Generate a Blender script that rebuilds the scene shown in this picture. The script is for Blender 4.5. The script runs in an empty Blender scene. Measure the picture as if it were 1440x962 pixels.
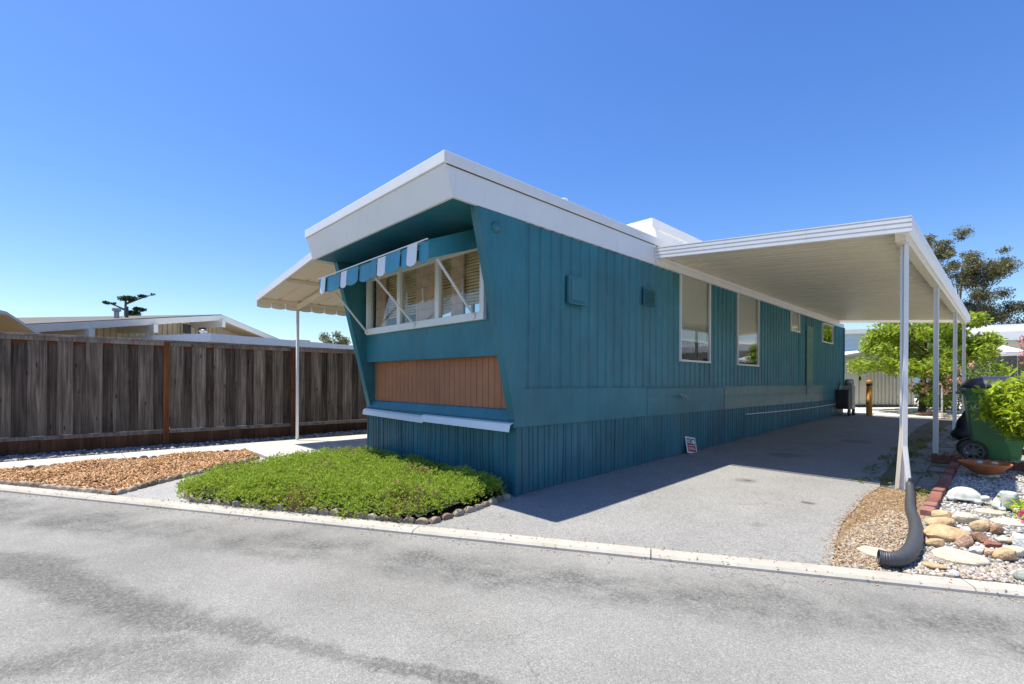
import bpy, math, random
import numpy as np
from mathutils import Vector, Matrix
R = math.radians
random.seed(7); rng = np.random.default_rng(7)
scn = bpy.context.scene
COL = scn.collection

# ------------------------------------------------------------------ camera, sky, sun, exposure
cam_d = bpy.data.cameras.new('camera'); cam = bpy.data.objects.new('camera', cam_d); COL.objects.link(cam)
cam_d.sensor_width = 36.0; cam_d.lens = 36.0*674.0/1440.0; cam_d.shift_y = 54.84/1440.0
cam_d.clip_start = 0.05; cam_d.clip_end = 3000
cam.matrix_world = Matrix.Translation((4.001, -3.9346, 1.35)) @ Matrix.Rotation(0.8043, 4, 'Z') @ Matrix.Rotation(R(90), 4, 'X') @ Matrix.Rotation(0.0054, 4, 'Z')
scn.camera = cam
scn.cycles.max_bounces = 12; scn.cycles.diffuse_bounces = 8; scn.cycles.transparent_max_bounces = 12
SUN = Vector((-0.266, -0.173, 1.0)).normalized()
w = bpy.data.worlds.new('World'); scn.world = w; w.use_nodes = True
nt = w.node_tree; bg = nt.nodes['Background']
sky = nt.nodes.new('ShaderNodeTexSky'); sky.sky_type = 'NISHITA'; sky.sun_disc = False
sky.sun_elevation = math.asin(SUN.z); sky.sun_rotation = math.atan2(SUN.x, SUN.y)
sky.altitude = 0; sky.air_density = 1.1; sky.dust_density = 0.55; sky.ozone_density = 5.0
hs = nt.nodes.new('ShaderNodeHueSaturation'); hs.inputs['Hue'].default_value = 0.511; hs.inputs['Saturation'].default_value = 1.24
nt.links.new(sky.outputs[0], hs.inputs['Color']); nt.links.new(hs.outputs[0], bg.inputs[0]); bg.inputs[1].default_value = 0.1
sun_d = bpy.data.lights.new('sun', 'SUN'); sun_d.energy = 3.9; sun_d.angle = R(0.53); sun_d.color = (1.0, 0.95, 0.85)
sun = bpy.data.objects.new('sun', sun_d); COL.objects.link(sun)
sun.rotation_euler = SUN.to_track_quat('Z', 'Y').to_euler(); sun.location = (0, 0, 30)
vs = scn.view_settings; vs.view_transform = 'Standard'; vs.look = 'None'; vs.exposure = 1.0; vs.gamma = 1.0; vs.use_curve_mapping = False

# ------------------------------------------------------------------ node helpers and materials
def sock(v): return v
class NT:
    def __init__(s, name):
        s.m = bpy.data.materials.new(name); s.m.use_nodes = True; s.t = s.m.node_tree; s.n = s.t.nodes
        s.b = s.n['Principled BSDF']; s.out = s.n['Material Output']; s.geo = None
    def new(s, k, **kw):
        x = s.n.new(k)
        for a, v in kw.items(): setattr(x, a, v)
        return x
    def put(s, i, v):
        if isinstance(v, bpy.types.NodeSocket): s.t.links.new(v, i)
        elif isinstance(v, (tuple, list)): i.default_value = tuple(v) + ((1.0,) if len(v) == 3 and i.type == 'RGBA' else ())
        else: i.default_value = v
    def math(s, op, a, b=0.0, c=0.0, clamp=False):
        x = s.new('ShaderNodeMath', operation=op, use_clamp=clamp)
        for i, v in zip(x.inputs, (a, b, c)): s.put(i, v)
        return x.outputs[0]
    def pos(s):
        if s.geo is None: s.geo = s.new('ShaderNodeNewGeometry')
        return s.geo.outputs['Position']
    def island(s): s.pos(); return s.geo.outputs['Random Per Island']
    def obj(s): return s.new('ShaderNodeTexCoord').outputs['Object']
    def orand(s): return s.new('ShaderNodeObjectInfo').outputs['Random']
    def scale(s, v, sc):
        x = s.new('ShaderNodeMapping'); s.put(x.inputs[0], v); x.inputs['Scale'].default_value = sc if isinstance(sc, (tuple, list)) else (sc,)*3
        return x
    def noise(s, v, sc=5.0, det=4.0, rough=0.55, dist=0.0):
        x = s.new('ShaderNodeTexNoise'); s.put(x.inputs['Vector'], v); x.inputs['Scale'].default_value = sc
        x.inputs['Detail'].default_value = det; x.inputs['Roughness'].default_value = rough; x.inputs['Distortion'].default_value = dist
        return x.outputs['Fac']
    def voro(s, v, sc=5.0, feat='F1', out='Distance'):
        x = s.new('ShaderNodeTexVoronoi', feature=feat); s.put(x.inputs['Vector'], v); x.inputs['Scale'].default_value = sc
        return x.outputs[out]
    def ramp(s, f, stops, interp='LINEAR'):
        x = s.new('ShaderNodeValToRGB'); s.put(x.inputs[0], f); cr = x.color_ramp; cr.interpolation = interp
        while len(cr.elements) < len(stops): cr.elements.new(0.5)
        for e, (p, c) in zip(cr.elements, stops):
            e.position = p; e.color = tuple(c)+(1,) if isinstance(c, (tuple, list)) else (c, c, c, 1)
        return x.outputs[0]
    def mix(s, f, a, b, mode='MIX'):
        x = s.new('ShaderNodeMix', data_type='RGBA', blend_type=mode); s.put(x.inputs[0], f); s.put(x.inputs[6], a); s.put(x.inputs[7], b)
        return x.outputs[2]
    def bump(s, h, st=0.3, d=0.01):
        x = s.new('ShaderNodeBump'); x.inputs['Strength'].default_value = st; x.inputs['Distance'].default_value = d
        s.put(x.inputs['Height'], h); s.t.links.new(x.outputs[0], s.b.inputs['Normal'])
    def set(s, col=None, rough=None, **kw):
        if col is not None: s.put(s.b.inputs['Base Color'], col)
        if rough is not None: s.put(s.b.inputs['Roughness'], rough)
        for k, v in kw.items(): s.put(s.b.inputs[k], v)
        return s.m
def mul(c, k): return tuple(min(1, x*k) for x in c)
def simple(name, col, rough=0.6, var=0.12, sc=6.0, bump=0.0, bsc=120.0, met=0.0, spec=0.5, dirt=0.0, bd=0.003):
    n = NT(name); p = n.pos()
    a = n.noise(p, sc, 5)
    c = n.ramp(a, [(0.25, mul(col, 1-var)), (0.75, mul(col, 1+var))])
    if dirt:
        d = n.noise(n.scale(p, (1.5, 1.5, 0.5)).outputs[0], 4.0, 8, 0.7)
        c = n.mix(n.ramp(d, [(0.52, 0.0), (0.75, dirt)]), c, mul(col, 0.45))
    if bump: n.bump(n.noise(p, bsc, 3), bump, bd)
    return n.set(c, rough, Metallic=met, **{'Specular IOR Level': spec})
def varied(name, cols, rough=0.8, trans=0.0, isl=True, spec=0.3, bump=0.0):
    n = NT(name); r = n.island() if isl else n.orand()
    k = len(cols); c = n.ramp(r, [(i/(k-1) if k > 1 else 0, cc) for i, cc in enumerate(cols)])
    if not isl:
        c = n.mix(0.35, c, n.ramp(n.noise(n.obj(), 14, 6, 0.65), [(0.3, (0.25, 0.22, 0.18)), (0.7, (1, 1, 1))]), 'MULTIPLY')
    if bump: n.bump(n.noise(n.pos(), 60, 5), bump, 0.01)
    m = n.set(c, rough, **{'Specular IOR Level': spec})
    if trans:
        t = n.new('ShaderNodeBsdfTranslucent'); n.put(t.inputs[0], n.mix(0.5, c, (0.66, 0.70, 0.09), 'MIX'))
        x = n.new('ShaderNodeMixShader'); x.inputs[0].default_value = trans
        n.t.links.new(n.b.outputs[0], x.inputs[1]); n.t.links.new(t.outputs[0], x.inputs[2]); n.t.links.new(x.outputs[0], n.out.inputs[0])
    return m

def road_mat():
    n = NT('aged_asphalt'); p = n.pos(); sx = n.new('ShaderNodeSeparateXYZ'); n.put(sx.inputs[0], p); X, Y = sx.outputs[0], sx.outputs[1]
    big = n.noise(p, 0.7, 5, 0.6)
    c = n.ramp(big, [(0.32, (0.20, 0.195, 0.178)), (0.5, (0.25, 0.244, 0.224)), (0.68, (0.285, 0.278, 0.256))])
    agg = n.voro(p, 150.0, 'F1', 'Color'); ag = n.new('ShaderNodeSeparateColor'); n.put(ag.inputs[0], agg)
    spk = n.ramp(ag.outputs[0], [(0.0, 0.72), (0.35, 0.93), (0.8, 1.02), (1.0, 1.3)])
    c = n.mix(1.0, c, spk, 'MULTIPLY')
    fine = n.noise(p, 260, 2, 0.7); c = n.mix(0.5, c, n.ramp(fine, [(0.3, 0.6), (0.7, 1.3)]), 'MULTIPLY')
    # worn darker wheel track parallel to the kerb: signed distance from the kerb line, wobbled
    warp = n.noise(p, 1.3, 6, 0.65); wv = n.math('MULTIPLY', n.math('SUBTRACT', warp, 0.5), 0.9)
    kn = n.math('ADD', n.math('ADD', n.math('MULTIPLY', X, -0.4985), n.math('MULTIPLY', Y, 0.8669)), 1.543)
    def band(center, half, soft, amt, src):
        d = n.math('ABSOLUTE', n.math('SUBTRACT', n.math('ADD', src, wv), center))
        return n.math('MULTIPLY', n.ramp(n.math('DIVIDE', n.math('SUBTRACT', d, half), soft), [(0.0, 1.0), (1.0, 0.0)]), amt)
    brk = n.ramp(n.noise(n.scale(p, (0.9, 0.9, 1)).outputs[0], 1.6, 7, 0.7), [(0.38, 0.0), (0.62, 1.0)])
    m1 = n.math('MULTIPLY', band(-0.55, 0.13, 0.25, 0.75, kn), brk)
    # irregular sealed / oil-darkened streak across the road
    def seg(a, b, half, soft, amt, wob):
        ax, ay = a; dx, dy = b[0]-a[0], b[1]-a[1]; L2 = dx*dx+dy*dy
        px = n.math('SUBTRACT', X, ax); py = n.math('SUBTRACT', Y, ay)
        t = n.math('DIVIDE', n.math('ADD', n.math('MULTIPLY', px, dx), n.math('MULTIPLY', py, dy)), L2, clamp=True)
        ex = n.math('SUBTRACT', px, n.math('MULTIPLY', t, dx)); ey = n.math('SUBTRACT', py, n.math('MULTIPLY', t, dy))
        d = n.math('SQRT', n.math('ADD', n.math('MULTIPLY', ex, ex), n.math('MULTIPLY', ey, ey)))
        d = n.math('ADD', d, n.math('MULTIPLY', n.math('SUBTRACT', n.noise(p, 5.0, 8, 0.75), 0.5), wob))
        return n.ramp(n.math('DIVIDE', n.math('SUBTRACT', d, half), soft), [(0.0, amt), (1.0, 0.0)])
    segs = [((-1.6, -4.5), (-0.9, -4.0), 0.17, 0.12, 0.5, 0.35), ((-0.9, -4.02), (0.0, -3.72), 0.10, 0.12, 0.62, 0.35), ((0.0, -3.72), (0.75, -3.4), 0.085, 0.12, 0.6, 0.35),
            ((0.75, -3.4), (1.2, -3.12), 0.06, 0.08, 0.55, 0.3), ((1.2, -3.12), (1.85, -2.8), 0.02, 0.06, 0.5, 0.3), ((1.85, -2.8), (2.5, -2.45), 0.03, 0.04, 0.6, 0.28),
            ((0.7, -4.1), (0.95, -3.45), 0.05, 0.12, 0.5, 0.4), ((0.95, -3.75), (1.35, -3.35), 0.06, 0.12, 0.4, 0.4), ((3.2, -2.0), (3.26, -1.95), 0.015, 0.03, 0.5, 0.1)]
    m = m1
    for sg in segs: m = n.math('MAXIMUM', m, seg(*sg))
    m = n.math('MULTIPLY', m, n.ramp(n.noise(p, 34, 6, 0.75), [(0.36, 0.25), (0.55, 1.15)]))
    c = n.mix(m, c, n.mix(1.0, c, (0.30, 0.305, 0.31), 'MULTIPLY'))
    # cracks
    wc = n.new('ShaderNodeVectorMath', operation='ADD'); n.put(wc.inputs[0], p)
    nz = n.new('ShaderNodeTexNoise'); n.put(nz.inputs['Vector'], p); nz.inputs['Scale'].default_value = 2.2; nz.inputs['Detail'].default_value = 7
    sc_ = n.new('ShaderNodeVectorMath', operation='SCALE'); n.put(sc_.inputs[0], nz.outputs['Color']); sc_.inputs['Scale'].default_value = 0.9; n.t.links.new(sc_.outputs[0], wc.inputs[1])
    cr = n.voro(wc.outputs[0], 0.62, 'DISTANCE_TO_EDGE'); crm = n.ramp(cr, [(0.0, 0.55), (0.004, 0.0)])
    gate = n.ramp(n.noise(p, 0.55, 3), [(0.47, 0.0), (0.55, 1.0)])
    crm = n.math('MULTIPLY', crm, gate); c = n.mix(crm, c, (0.10, 0.098, 0.095))
    h = n.math('ADD', n.math('MULTIPLY', n.voro(p, 150.0), -1.0), n.math('MULTIPLY', fine, 0.5)); n.bump(h, 0.35, 0.004)
    return n.set(c, 0.93, **{'Specular IOR Level': 0.25})
def drive_mat(name, lo, hi, sc=150.0, spots=()):
    n = NT(name); p = n.pos()
    c = n.ramp(n.noise(p, 1.1, 6, 0.6), [(0.3, lo), (0.7, hi)])
    ag = n.new('ShaderNodeSeparateColor'); n.put(ag.inputs[0], n.voro(p, sc, 'F1', 'Color'))
    c = n.mix(1.0, c, n.ramp(ag.outputs[0], [(0.0, 0.62), (0.5, 0.98), (1.0, 1.35)]), 'MULTIPLY')
    st = n.ramp(n.noise(n.scale(p, (1, 1, 1)).outputs[0], 2.6, 6, 0.7), [(0.60, 0.0), (0.74, 0.4)])
    c = n.mix(st, c, mul(lo, 0.5))
    for sx_, sy_, r_, am in spots:
        dv = n.new('ShaderNodeVectorMath', operation='DISTANCE'); n.put(dv.inputs[0], n.scale(p, (1, 1, 0)).outputs[0]); dv.inputs[1].default_value = (sx_, sy_, 0)
        dd = n.math('ADD', dv.outputs['Value'], n.math('MULTIPLY', n.math('SUBTRACT', n.noise(p, 9.0, 6, 0.7), 0.5), r_*1.6))
        c = n.mix(n.ramp(n.math('DIVIDE', dd, r_), [(0.55, am), (1.0, 0.0)]), c, mul(lo, 0.3))
    wv_ = n.new('ShaderNodeVectorMath', operation='ADD'); n.put(wv_.inputs[0], p); nz_ = n.new('ShaderNodeTexNoise'); n.put(nz_.inputs['Vector'], p); nz_.inputs['Scale'].default_value = 3.0; nz_.inputs['Detail'].default_value = 6; n.t.links.new(nz_.outputs['Color'], wv_.inputs[1])
    ck = n.math('MULTIPLY', n.ramp(n.voro(wv_.outputs[0], 0.45, 'DISTANCE_TO_EDGE'), [(0.0, 0.6), (0.004, 0.0)]), n.ramp(n.noise(p, 0.5, 3), [(0.5, 0.0), (0.58, 1.0)])); c = n.mix(ck, c, mul(lo, 0.4))
    n.bump(n.voro(p, sc), 0.35, 0.004)
    return n.set(c, 0.92, **{'Specular IOR Level': 0.25})
def concrete_mat(name, lo, hi, speck=0.0):
    n = NT(name); p = n.pos()
    c = n.ramp(n.noise(p, 2.3, 8, 0.65), [(0.3, lo), (0.7, hi)])
    c = n.mix(0.5, c, n.ramp(n.noise(p, 170, 3, 0.7), [(0.25, 0.65), (0.7, 1.15)]), 'MULTIPLY')
    d = n.ramp(n.noise(p, 9.0, 8, 0.75), [(0.55, 0.0), (0.72, 0.35+speck)]); c = n.mix(d, c, mul(lo, 0.55))
    n.bump(n.noise(p, 220, 4), 0.3, 0.003)
    return n.set(c, 0.9, **{'Specular IOR Level': 0.3})
def dirt_mat(name, cols, sc=40.0):
    n = NT(name); p = n.pos()
    c = n.ramp(n.noise(p, 3.0, 9, 0.75), [(0.25, cols[0]), (0.5, cols[1]), (0.75, cols[2])])
    c = n.mix(0.9, c, n.ramp(n.noise(p, sc, 6, 0.8), [(0.3, 0.5), (0.7, 1.35)]), 'MULTIPLY')
    n.bump(n.noise(p, sc*1.5, 6, 0.8), 0.8, 0.02)
    return n.set(c, 0.95, **{'Specular IOR Level': 0.15})
def paint_mat(name, col, rough=0.42, wear=0.2):
    n = NT(name); p = n.pos()
    c = n.ramp(n.noise(p, 1.3, 6, 0.6), [(0.3, mul(col, 1-wear)), (0.7, mul(col, 1+wear))])
    v = n.noise(n.scale(p, (9, 9, 0.7)).outputs[0], 2.0, 6, 0.6); c = n.mix(0.35, c, n.ramp(v, [(0.3, 0.8), (0.7, 1.15)]), 'MULTIPLY')
    du = n.noise(n.scale(p, (5, 5, 0.35)).outputs[0], 3.0, 9, 0.75); c = n.mix(n.ramp(du, [(0.5, 0.0), (0.72, 0.28)]), c, (0.20, 0.21, 0.20))
    ch = n.ramp(n.noise(p, 38, 5, 0.7), [(0.70, 0.0), (0.73, 0.4)]); c = n.mix(ch, c, mul(col, 2.2))
    n.bump(n.noise(n.scale(p, (3, 3, 1)).outputs[0], 2.5, 4), 0.10, 0.02)
    rr = n.math('ADD', n.math('MULTIPLY', n.noise(p, 7, 5), 0.25), rough-0.12)
    return n.set(c, rr, **{'Specular IOR Level': 0.45})
def white_mat(name, col=(0.78, 0.78, 0.76), rough=0.45, grime=0.4, streak=True):
    n = NT(name); p = n.pos()
    c = n.ramp(n.noise(p, 1.7, 6), [(0.3, mul(col, 0.94)), (0.7, col)])
    d = n.noise(n.scale(p, (7, 7, 0.8) if streak else (3, 3, 3)).outputs[0], 1.8, 8, 0.72)
    c = n.mix(n.ramp(d, [(0.55, 0.0), (0.8, grime)]), c, (0.36, 0.33, 0.28))
    n.bump(n.noise(p, 3.0, 3), 0.06, 0.02)
    return n.set(c, rough, **{'Specular IOR Level': 0.4})
def wood_mat(name, lo, mid, hi, warmtop=False):
    n = NT(name); p = n.pos(); r = n.orand()
    off = n.new('ShaderNodeCombineXYZ'); n.put(off.inputs[0], n.math('MULTIPLY', r, 37.0)); n.put(off.inputs[2], n.math('MULTIPLY', r, 11.0))
    ad = n.new('ShaderNodeVectorMath', operation='ADD'); n.put(ad.inputs[0], p); n.put(ad.inputs[1], off.outputs[0]); q = ad.outputs[0]
    g = n.noise(n.scale(q, (30, 30, 1.1)).outputs[0], 1.0, 8, 0.65, 0.4)
    c = n.ramp(g, [(0.28, lo), (0.5, mid), (0.74, hi)])
    bl = n.noise(n.scale(q, (3, 3, 0.9)).outputs[0], 1.2, 6, 0.6); c = n.mix(0.75, c, n.ramp(bl, [(0.3, 0.35), (0.7, 1.25)]), 'MULTIPLY')
    c = n.mix(1.0, c, n.ramp(r, [(0.0, 0.74), (0.5, 0.95), (1.0, 1.18)]), 'MULTIPLY')
    kd = n.voro(n.scale(q, (9, 9, 2.2)).outputs[0], 1.0); kg = n.ramp(kd, [(0.06, 1.0), (0.14, 0.0)]); c = n.mix(n.math('MULTIPLY', kg, 0.85), c, (0.012, 0.009, 0.008))
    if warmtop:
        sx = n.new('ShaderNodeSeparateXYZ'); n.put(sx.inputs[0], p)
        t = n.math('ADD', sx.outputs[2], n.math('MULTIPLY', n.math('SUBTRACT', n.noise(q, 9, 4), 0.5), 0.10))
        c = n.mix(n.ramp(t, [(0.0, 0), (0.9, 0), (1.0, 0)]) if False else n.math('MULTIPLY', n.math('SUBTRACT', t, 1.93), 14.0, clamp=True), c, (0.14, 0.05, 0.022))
    n.bump(g, 0.5, 0.004)
    return n.set(c, 0.85, **{'Specular IOR Level': 0.2})
def glass_mat(name, tint=(0.9, 0.93, 0.92)):
    n = NT(name); tr = n.new('ShaderNodeBsdfTransparent'); tr.inputs[0].default_value = tint+(1,)
    gl = n.new('ShaderNodeBsdfGlossy'); gl.inputs['Roughness'].default_value = 0.015
    lw = n.new('ShaderNodeLayerWeight'); lw.inputs[0].default_value = 0.5
    f = n.math('ADD', n.math('MULTIPLY', n.math('POWER', lw.outputs['Facing'], 4.0), 0.9), 0.045, clamp=True)
    x = n.new('ShaderNodeMixShader'); n.put(x.inputs[0], f); n.t.links.new(tr.outputs[0], x.inputs[1]); n.t.links.new(gl.outputs[0], x.inputs[2]); n.t.links.new(x.outputs[0], n.out.inputs[0])
    return n.m

MT = {}
SPOTS = [(2.47, 2.03, .08, .8), (1.57, 2.7, .18, .4), (1.59, 2.72, .06, .7), (2.37, .84, .09, .3), (1.3, 5.2, .3, .35), (1.8, 8.0, .35, .4), (0.9, 1.2, .12, .25)]
MT['road'] = road_mat()
MT['drive'] = drive_mat('driveway_asphalt', (0.228, 0.222, 0.208), (0.278, 0.271, 0.254), spots=SPOTS)
MT['path'] = drive_mat('path_asphalt', (0.28, 0.275, 0.265), (0.35, 0.34, 0.325))
MT['curb'] = concrete_mat('curb_concrete', (0.36, 0.33, 0.28), (0.48, 0.45, 0.39), 0.1)
MT['walk'] = concrete_mat('walk_concrete', (0.42, 0.40, 0.365), (0.52, 0.50, 0.455))
MT['yard'] = concrete_mat('yard_concrete', (0.54, 0.51, 0.45), (0.64, 0.60, 0.53))
MT['ground'] = dirt_mat('dry_ground', [(0.14, 0.11, 0.07), (0.2, 0.17, 0.11), (0.27, 0.22, 0.15)])
MT['soil'] = dirt_mat('bed_soil', [(0.05, 0.035, 0.022), (0.09, 0.06, 0.035), (0.14, 0.09, 0.05)])
MT['straw'] = dirt_mat('straw_dirt', [(0.20, 0.135, 0.075), (0.38, 0.27, 0.165), (0.50, 0.40, 0.27)], 60)
MT['gravelbase'] = dirt_mat('gravel_base', [(0.26, 0.245, 0.215), (0.38, 0.36, 0.32), (0.50, 0.48, 0.43)], 70)
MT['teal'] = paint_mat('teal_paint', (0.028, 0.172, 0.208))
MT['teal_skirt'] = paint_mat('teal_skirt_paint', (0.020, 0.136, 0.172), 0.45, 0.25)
MT['teal_awning'] = paint_mat('awning_teal', (0.045, 0.26, 0.34), 0.4)  # lighter teal on the window awning
MT['teal_band'] = paint_mat('teal_band_sheet', (0.075, 0.180, 0.19), 0.33, 0.2)  # greyer teal: dust, plus shading and reflection put into the colour
MT['brown'] = paint_mat('brown_paint', (0.42, 0.16, 0.068), 0.5)
MT['white'] = white_mat('white_metal', (0.82, 0.82, 0.80), 0.45, 0.22); MT['white_clean'] = white_mat('white_trim', (0.82, 0.82, 0.8), 0.35, 0.3)
MT['cream'] = white_mat('cream_metal', (0.80, 0.72, 0.56), 0.5, 0.3)
MT['deck'] = white_mat('carport_deck', (0.90, 0.81, 0.63), 0.4, 0.25, False)
MT['fblue'] = white_mat('pale_flashing', (0.80, 0.84, 0.86), 0.3, 0.1)
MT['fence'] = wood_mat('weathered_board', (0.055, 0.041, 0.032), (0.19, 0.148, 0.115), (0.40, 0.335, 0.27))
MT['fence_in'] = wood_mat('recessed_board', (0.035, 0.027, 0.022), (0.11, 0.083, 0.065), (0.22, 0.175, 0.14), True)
MT['fence_cap'] = wood_mat('fence_cap_wood', (0.12, 0.10, 0.085), (0.25, 0.215, 0.185), (0.38, 0.34, 0.30))
MT['redwood'] = wood_mat('redwood', (0.12, 0.04, 0.015), (0.22, 0.078, 0.028), (0.31, 0.12, 0.045))
MT['kick'] = wood_mat('kickboard_wood', (0.06, 0.025, 0.014), (0.13, 0.055, 0.028), (0.2, 0.09, 0.045))
MT['glass'] = glass_mat('window_glass')
MT['blind'] = simple('blind_slat', (0.90, 0.83, 0.71), 0.5, 0.06)
MT['blind_tan'] = simple('wood_blind_slat', (0.88, 0.62, 0.30), 0.5, 0.12)
MT['curtain'] = simple('curtain_cloth', (0.88, 0.60, 0.43), 0.9, 0.12, 12)
MT['interior'] = simple('interior_wall', (0.45, 0.36, 0.24), 0.8)
MT['black'] = simple('black_plastic', (0.012, 0.012, 0.013), 0.45); MT['rubber'] = simple('drain_hose', (0.055, 0.058, 0.062), 0.5, 0.2, 20, 0.2)
MT['dark'] = simple('dark_metal', (0.05, 0.05, 0.052), 0.4); MT['greym'] = simple('grey_metal', (0.32, 0.32, 0.32), 0.4, 0.15, met=0.5)
MT['yellow'] = simple('bollard_yellow', (0.42, 0.19, 0.012), 0.5, 0.2, dirt=0.5); MT['bin'] = simple('bin_green', (0.045, 0.165, 0.065), 0.42, 0.12, 3, 0.1)
MT['terra'] = simple('terracotta', (0.45, 0.15, 0.055), 0.8, 0.2, 9, 0.2); MT['redbrick'] = varied('red_brick', [(0.22, 0.085, 0.065), (0.30, 0.13, 0.10), (0.34, 0.17, 0.14)], 0.9, isl=False, bump=0.6)
MT['stonew'] = simple('pale_cast_stone', (0.50, 0.51, 0.47), 0.9, 0.3, 14, 0.6); MT['red'] = simple('sign_red', (0.45, 0.02, 0.03), 0.5, 0.02)
MT['signw'] = simple('sign_white', (0.75, 0.75, 0.75), 0.4, 0.03); MT['paver'] = simple('paver_brick', (0.24, 0.225, 0.20), 0.9, 0.25, 20, 0.4)
MT['edging'] = varied('edging_concrete', [(0.22, 0.16, 0.115), (0.34, 0.27, 0.21), (0.42, 0.36, 0.29)], 0.95, isl=False, bump=0.5)
MT['shed'] = white_mat('shed_metal', (0.62, 0.59, 0.51), 0.5, 0.2); MT['shingle'] = simple('grey_shingle', (0.13, 0.12, 0.11), 0.95, 0.25, 15, 0.6, 90)
MT['beige'] = simple('beige_siding', (0.66, 0.57, 0.42), 0.8, 0.06); MT['trimg'] = simple('pale_grey_trim', (0.62, 0.60, 0.54), 0.6, 0.06); MT['tan'] = simple('tan_soffit', (0.74, 0.58, 0.38), 0.8, 0.06)
MT['screen'] = simple('dark_screen', (0.045, 0.045, 0.05), 0.7, 0.3, 3); MT['canvas'] = simple('white_canvas', (0.85, 0.85, 0.83), 0.8, 0.02)
MT['bark'] = simple('bark', (0.13, 0.09, 0.06), 0.95, 0.35, 14, 0.8, 40, bd=0.02); MT['ebark'] = simple('eucalyptus_bark', (0.27, 0.22, 0.17), 0.9, 0.3, 6, 0.4, 20)
MT['juniper'] = varied('juniper_sprigs', [(0.10, 0.20, 0.02), (0.25, 0.38, 0.035), (0.34, 0.49, 0.055), (0.47, 0.57, 0.10), (0.17, 0.29, 0.03), (0.39, 0.52, 0.07)], 0.65, 0.35)
MT['jundry'] = varied('juniper_dry', [(0.28, 0.17, 0.07), (0.40, 0.28, 0.14), (0.22, 0.11, 0.045)], 0.9)
MT['leaf'] = varied('bright_leaves', [(0.08, 0.16, 0.01), (0.20, 0.32, 0.018), (0.32, 0.44, 0.03), (0.44, 0.52, 0.06), (0.14, 0.24, 0.015)], 0.5, 0.35)
MT['lime'] = varied('lime_leaves', [(0.18, 0.30, 0.01), (0.36, 0.48, 0.025), (0.50, 0.58, 0.04), (0.24, 0.38, 0.015)], 0.42, 0.35)
MT['euc'] = varied('eucalyptus_leaves', [(0.07, 0.085, 0.05), (0.13, 0.145, 0.085), (0.18, 0.17, 0.105), (0.21, 0.165, 0.10), (0.10, 0.12, 0.08)], 0.6, 0.15)
MT['conif'] = varied('conifer_needles', [(0.02, 0.06, 0.02), (0.05, 0.11, 0.03)], 0.8); MT['rosel'] = varied('rose_leaves', [(0.03, 0.08, 0.012), (0.08, 0.17, 0.03), (0.14, 0.24, 0.05)], 0.5, 0.25)
MT['pink'] = varied('pink_petals', [(0.75, 0.28, 0.25), (0.85, 0.45, 0.38), (0.8, 0.55, 0.45)], 0.7, 0.2); MT['magenta'] = varied('magenta_petals', [(0.55, 0.02, 0.18), (0.7, 0.05, 0.3)], 0.6, 0.2)
MT['redfl'] = varied('red_petals', [(0.6, 0.03, 0.04), (0.75, 0.1, 0.1)], 0.6, 0.2); MT['weed'] = varied('weeds', [(0.05, 0.1, 0.015), (0.12, 0.17, 0.03), (0.2, 0.2, 0.06)], 0.8, 0.2)
MT['chip'] = varied('mulch_chips', [(0.26, 0.13, 0.055), (0.43, 0.235, 0.105), (0.56, 0.335, 0.165), (0.64, 0.44, 0.25), (0.34, 0.17, 0.075)], 0.9)
MT['pebble'] = varied('gravel_pebbles', [(0.19, 0.19, 0.185), (0.38, 0.38, 0.36), (0.52, 0.50, 0.45), (0.28, 0.27, 0.26), (0.62, 0.61, 0.57), (0.37, 0.31, 0.24)], 0.85)
MT['pebble_b'] = varied('tan_pebbles', [(0.20, 0.17, 0.14), (0.36, 0.29, 0.22), (0.48, 0.40, 0.30), (0.28, 0.26, 0.24)], 0.85)
MT['river'] = varied('river_stones', [(0.07, 0.07, 0.072), (0.16, 0.16, 0.16), (0.28, 0.27, 0.26), (0.40, 0.39, 0.37), (0.12, 0.11, 0.105)], 0.7)
MT['strawbits'] = varied('straw_bits', [(0.36, 0.21, 0.10), (0.55, 0.40, 0.23), (0.27, 0.15, 0.07), (0.62, 0.50, 0.33)], 0.9)
MT['hubgrey'] = simple('wheel_hub', (0.11, 0.115, 0.13), .5)
ROCK = {k: simple('rock_'+k, c, 0.9, 0.35, 16, 0.9, 55, bd=0.012, dirt=0.35) for k, c in dict(tan=(0.47, 0.33, 0.18), cream=(0.55, 0.47, 0.35), white=(0.58, 0.57, 0.53), brown=(0.30, 0.175, 0.105), red=(0.27, 0.105, 0.075), pink=(0.46, 0.29, 0.20), green=(0.27, 0.30, 0.25)).items()}

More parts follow.
